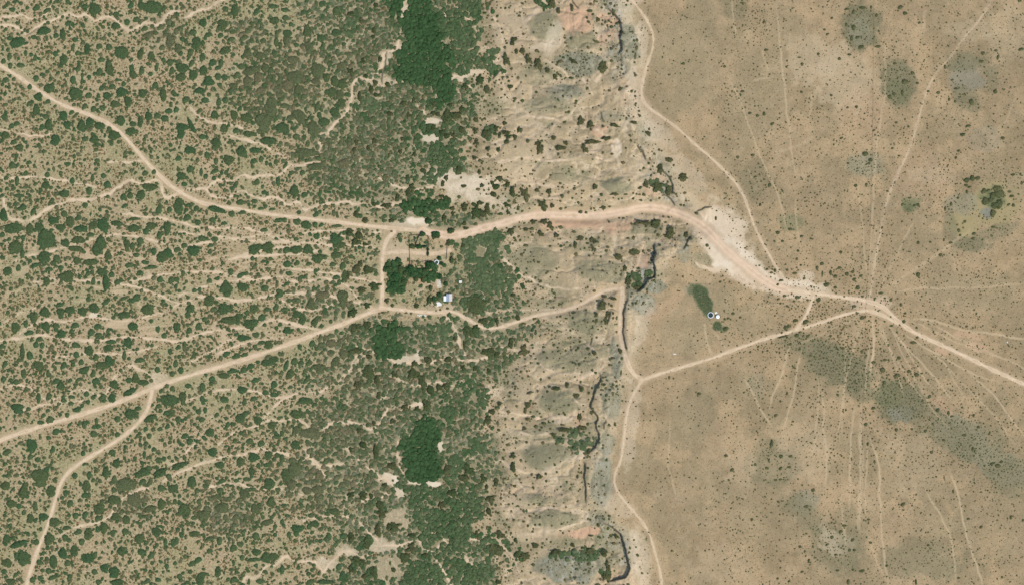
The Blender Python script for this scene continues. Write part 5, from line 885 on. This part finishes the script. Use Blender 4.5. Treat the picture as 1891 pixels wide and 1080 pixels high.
for k in range(9):
    yk = -hl - .2 + k * (2 * hl + .4) / 8
    slab(bm, [(.02, yk - .03, rh + .05), (hw + .36, yk - .03, eh + .03), (hw + .36, yk + .03, eh + .03), (.02, yk + .03, rh + .05)], .04)
bm_obj("roof", bm, M_roof_lit, h, label="beige roof slope facing right, sunlit tone painted in")
bm = bmesh.new(); box(bm, -hw - 2.9, -hw - .005, -hl + .1, hl - 2.3, -.4, 2.2); bm_obj("lean_to_wall", bm, M_tan, h)
bm = bmesh.new(); slab(bm, [(-hw - 3.4, -hl - .3, 2.3), (-hw + .1, -hl - .3, 2.58), (-hw + .1, hl - 2.0, 2.58), (-hw - 3.4, hl - 2.0, 2.3)], .07)
bm_obj("lean_to_roof", bm, M_white, h, label="bright white lean-to roof")
bm = bmesh.new(); box(bm, .9, 1.9, -hl - .06, -hl + .02, -.1, 2.05); d = bm_obj("door", bm, M_wood, h)
bm = bmesh.new(); box(bm, 1.7, 1.78, -hl - .12, -hl - .06, .95, 1.05); bm_obj("handle", bm, M_wire, d)
for x0, y0, ax in ((-1.6, -hl, 'x'), (hw, -1.6, 'y'), (hw, 1.4, 'y')):
    bm = bmesh.new()
    if ax == 'x': box(bm, x0 - .55, x0 + .55, y0 - .05, y0 + .02, 1.0, 2.0)
    else: box(bm, x0 - .02, x0 + .05, y0 - .55, y0 + .55, 1.0, 2.0)
    w_ = bm_obj("window", bm, M_wood, h); bm = bmesh.new()
    if ax == 'x': box(bm, x0 - .45, x0 + .45, y0 - .07, y0 - .052, 1.1, 1.9)
    else: box(bm, x0 + .052, x0 + .07, y0 - .45, y0 + .45, 1.1, 1.9)
    bm_obj("pane", bm, M_glass, w_)
# concrete slab and small pale things round the house
def pad(name, x, y, w, l, hgt, rot, mat, **pr):
    o = empty(name, x, y, rot, **pr); bm = bmesh.new(); box(bm, -w / 2, w / 2, -l / 2, l / 2, -.5, hgt)
    bmesh.ops.bevel(bm, geom=bm.edges[:], offset=.04, segments=1, affect='EDGES')
    bm_obj("slab", bm, mat, o); return o
p_ = pad("concrete_slab", 810.5, 561, 5.6, 4.6, .25, .15, M_conc, label="pale concrete slab beside the road just left of the house", category="slab")
bm = bmesh.new()
for a, b_ in (((-2.6, 2.1), (2.6, 2.1)), ((2.6, 2.1), (2.6, -2.1))): bar(bm, (*a, .45), (*b_, .45), .12)
bm_obj("low_wall", bm, M_conc, p_)
p_ = empty("shed", 850.2, 520.5, .1, label="tiny pale roofed shed in brush above and right of the house", category="shed")
bm = bmesh.new(); box(bm, -1.3, 1.3, -1.1, 1.1, -.3, 1.8); bm_obj("wall", bm, M_tan, p_)
bm = bmesh.new(); slab(bm, [(-1.6, -1.4, 1.85), (1.6, -1.4, 2.1), (1.6, 1.4, 2.1), (-1.6, 1.4, 1.85)], .07); bm_obj("roof", bm, M_conc, p_)
bm = bmesh.new(); box(bm, -.4, .4, -1.16, -1.1, -.1, 1.7); bm_obj("door", bm, M_wood, p_)
def rubble(x, y, n, sp, lab, seed):
    r = random.Random(seed); bm = bmesh.new()
    for k in range(n):
        s = r.uniform(.25, .7); m = bmesh.ops.create_icosphere(bm, subdivisions=1, radius=s)
        ox, oy = r.gauss(0, sp[0]), r.gauss(0, sp[1])
        for v in m['verts']:
            v.co.x = v.co.x * r.uniform(.8, 1.2) + ox; v.co.y = v.co.y * r.uniform(.8, 1.2) + oy; v.co.z = v.co.z * .5 + .1 + r.uniform(-.05, .1)
    o = bm_obj("rubble_pile", bm, M_rubble, None, label=lab, category="rubble"); o.location = (wx(x), wy(y), float(hz(x, y)))
rubble(886, 550, 46, (2.4, .9), "long pale rubble pile beside the grey thicket right of the house", 1)
rubble(774, 582, 22, (1.4, .5), "small pale rubble heap under the road left of the house", 2)
rubble(785, 582.5, 18, (1.0, .4), "second pale rubble heap under the road, nearer the house", 3)
rubble(812, 523, 40, (1.0, 1.8), "pale rubble patch above the house between bushes", 4)
rubble(1857, 631, 10, (.7, .6), "tiny white rubble spot on the grassland at right", 5)
rubble(1245, 652, 14, (1.2, .7), "pale rock heap on the rim near the hairpin", 6)
# tanks
def stock_tank(x, y, r, lab, hgt=.7):
    o = empty("stock_tank", x, y, 0, label=lab, category="water tank")
    bm = bmesh.new(); cyl(bm, r, r, -.3, hgt, 36, r * (.72 if r < 3 else .84)); bm_obj("rim", bm, M_white if r > 2.4 else M_conc, o)
    bm = bmesh.new(); cyl(bm, r * (.73 if r < 3 else .85), r * (.73 if r < 3 else .85), -.2, hgt * .55, 36); bm_obj("water", bm, M_water, o)
    bm = bmesh.new(); bar(bm, (r * .8, 0, -.2), (r * .8, 0, hgt + .5), .05); bar(bm, (r * .8, 0, hgt + .5), (r * .3, 0, hgt + .4), .05); bm_obj("inlet_pipe", bm, M_wire, o)
stock_tank(806.2, 484.6, 2.55, "round open stock tank with white rim and dark water beside homestead trees")
stock_tank(1311.5, 581.5, 3.3, "larger round open stock tank below the green swale on the plateau")
o = empty("storage_tank", 1324.5, 584.5, 0, label="bright white round storage tank on the plateau", category="water tank")
bm = bmesh.new(); cyl(bm, 2.0, 2.0, -.3, 2.6, 32); bm_obj("tank_wall", bm, M_white, o)
bm = bmesh.new(); R = cyl(bm, 2.08, .15, 2.602, 3.0, 32); bm_obj("roof", bm, M_white, o)
bm = bmesh.new(); cyl(bm, .3, .3, 2.98, 3.12, 12); bm_obj("hatch", bm, M_conc, o)
bm = bmesh.new()
for s_ in (-.2, .2): bar(bm, (s_, -2.12, -.2), (s_, -2.12, 2.9), .03)
for k in range(9): bar(bm, (-.2, -2.12, .2 + k * .3), (.2, -2.12, .2 + k * .3), .02)
bm_obj("ladder", bm, M_wire, o)
pad("concrete_pad", 1321.5, 577.5, 2.6, 2.2, .15, .3, M_conc, label="small pale concrete pad just above the white storage tank", category="slab")
# fences
def fence(name, pts, lab, cat, spacing, hgt, pr, mat, rails=0, kind="wire"):
    P_ = []; 
    for a, b_ in zip(pts[:-1], pts[1:]):
        L = math.hypot(b_[0] - a[0], b_[1] - a[1]) * S; n = max(1, round(L / spacing))
        for k in range(n): P_.append((a[0] + (b_[0] - a[0]) * k / n, a[1] + (b_[1] - a[1]) * k / n))
    P_.append(pts[-1]); P_ = P_[:100]
    root = empty(name, *pts[0], 0, label=lab, category=cat); O = root.location
    bm = bmesh.new(); cyl(bm, pr, pr * .9, -.4, hgt, 8); me = bpy.data.meshes.new("post"); bm.to_mesh(me); bm.free(); me.materials.append(mat)
    W = [Vector((wx(x), wy(y), float(hz(x, y)))) - O for x, y in P_]
    for w in W:
        q = bpy.data.objects.new("post", me); C.objects.link(q); q.parent = root; q.location = w
    bm = bmesh.new(); lv = (.35, .65, .95, 1.2) if rails == 0 else [hgt * (k + 1) / (rails + .4) for k in range(rails)]
    for a, b_ in zip(W[:-1], W[1:]):
        for z in lv: bar(bm, a + Vector((0, 0, z)), b_ + Vector((0, 0, z)), .012 if rails == 0 else .07)
    bm_obj("wire" if rails == 0 else "rail", bm, M_wire if rails == 0 else mat, root)
fence("wire_fence", [(1613, -20), (1610, 250), (1605, 440), (1598, 560), (1596, 640), (1592, 760), (1590, 900)], "long wire fence running down the plateau through the road crossing", "fence", 7.2, 1.3, .09, M_dark)
fence("rail_fence", [(755.5, 434), (755.8, 462), (757, 492)], "left dark rail fence line of the homestead corral", "fence", 1.8, 1.6, .14, M_dark, 4)
fence("rail_fence", [(790.5, 436), (791, 455), (790.3, 474)], "middle dark rail fence line of the homestead corral", "fence", 1.8, 1.7, .16, M_dark, 4)
fence("rail_fence", [(826, 446), (825.5, 462), (824, 480)], "right dark rail fence line of the homestead corral", "fence", 1.8, 1.6, .14, M_dark, 4)
fence("rail_fence", [(755.5, 434.5), (772, 433.5), (790.5, 436)], "upper cross rail fence of the homestead corral under the road", "fence", 2.2, 1.5, .12, M_dark, 3)
fence("rail_fence", [(752, 482.5), (776, 484), (791, 481), (800, 483)], "lower cross rail fence between corral and homestead trees", "fence", 2.4, 1.3, .1, M_wood, 3)
fence("wing_fence", [(764.5, 437), (766.5, 444), (767.5, 455)], "left arm of the dark V shaped wing fence in the corral", "fence", 1.2, 1.9, .16, M_dark, 5)
fence("wing_fence", [(774, 434), (771, 443), (768.2, 450), (768, 455)], "right arm of the dark V shaped wing fence in the corral", "fence", 1.2, 1.9, .18, M_dark, 5)
fence("wire_fence", [(868, 484), (867.6, 510), (867, 530)], "short wire fence through brush right of the homestead", "fence", 3, 1.3, .1, M_dark)
fence("wire_fence", [(1230, 520), (1260, 524), (1310, 525)], "short wire fence leading from the cliff cleft to the plateau", "fence", 5, 1.2, .08, M_dark)
# trees round the homestead
TREES = [(758,497,8,8,4.5),(793.5,490,8.5,9,5.5),(735,481,5.5,6,3.5),(717,496,6.5,6,4),(739,498,6.5,7,4),(730,510,9,8,4.5),(727,526,8,9,4.5),(764,506,8,7,4),(785,500,6,6,4),(782,515,5.5,7,3.5),(812,511.5,5.5,5,3),(804,432,8,5.5,3.5),
 (780,432.5,5.5,5.5,4),(832.5,426.5,6.5,6,4),(761,455.5,8,4.2,3),(773,456,7,4.2,3),(783,455.5,5.5,3,2.6),(790,461,2.6,3.6,3),(790,469,2.2,5,3),(834,481,5,6,3.5),(811,477,4.5,4,3),(815,487,4,4,3),(791,408.5,7,6,4),(745,521,6,6,3.5),(795,532,4.5,4.5,3),
 (823,524,5,5,3),(811,545,5,6,3),(802,552,5,6,3),(748,505,5,6,3.5),(768,515,6,5,3.5)]
M_tree = foliage_mat("tree_green", [(48, 88, 52), (58, 94, 58), (76, 98, 62)])
places = ["in the corral corner nearest the orchard","touching the left side of the round tank","at the top of the orchard by the lane","at the left of the orchard beside the lane","in the upper orchard","in the orchard middle","in the lower orchard","under the corral fence","left and below the round tank",
 "below the round tank group","near the pale rubble patch above the house","beside the canyon road over the corral","at the top of the corral","above the canyon road bend","at the left of the corral hedge","in the corral hedge middle","at the right of the corral hedge","at the hedge on the middle fence",
 "low on the middle fence line","right of the right corral fence","just above the round tank","just right of the round tank","at the white bare patch over the corral","right of the lower orchard","beside the sandy footpath","right of the pale rubble patch","up and left of the house","left of the house across the slab",
 "between orchard and corral","below the corral fence foot"]
crowns = []
for i in range(5):
    pv, pf = dome(600 + i, 26, 5, .22, 1, 420, .09, .16); pv = pv.copy(); pv[:, 2] = pv[:, 2] * .75 + .25
    me = raw_mesh("crown", pv, pf, 3); mk_attr(me, "tint", np.full(len(pv), [.0, .25, .5, .75, 1][i]), 'FLOAT'); me.materials.append(M_tree); crowns.append(me)
bm = bmesh.new()
cyl(bm, .22, .14, -.4, 1.3, 8)
for a in range(4):
    bar(bm, (0, 0, 1.1), (.8 * math.cos(a * 1.6), .8 * math.sin(a * 1.6), 2.0), .07)
trunk = bpy.data.meshes.new("trunk"); bm.to_mesh(trunk); bm.free(); trunk.materials.append(M_bark)
for i, ((x, y, rx, ry, hh), pl) in enumerate(zip(TREES, places)):
    r_ = empty("shade_tree", x, y, 0, label="dark green tree " + pl, category="tree", group="trees around the homestead")
    a = bpy.data.objects.new("crown", crowns[i % 5]); C.objects.link(a); a.parent = r_; a.scale = (rx * S * .86, ry * S * .86, hh * .85); a.location = (0, 0, .1)
    b_ = bpy.data.objects.new("trunk", trunk); C.objects.link(b_); b_.parent = r_; b_.scale = (1, 1, min(1, hh / 4))
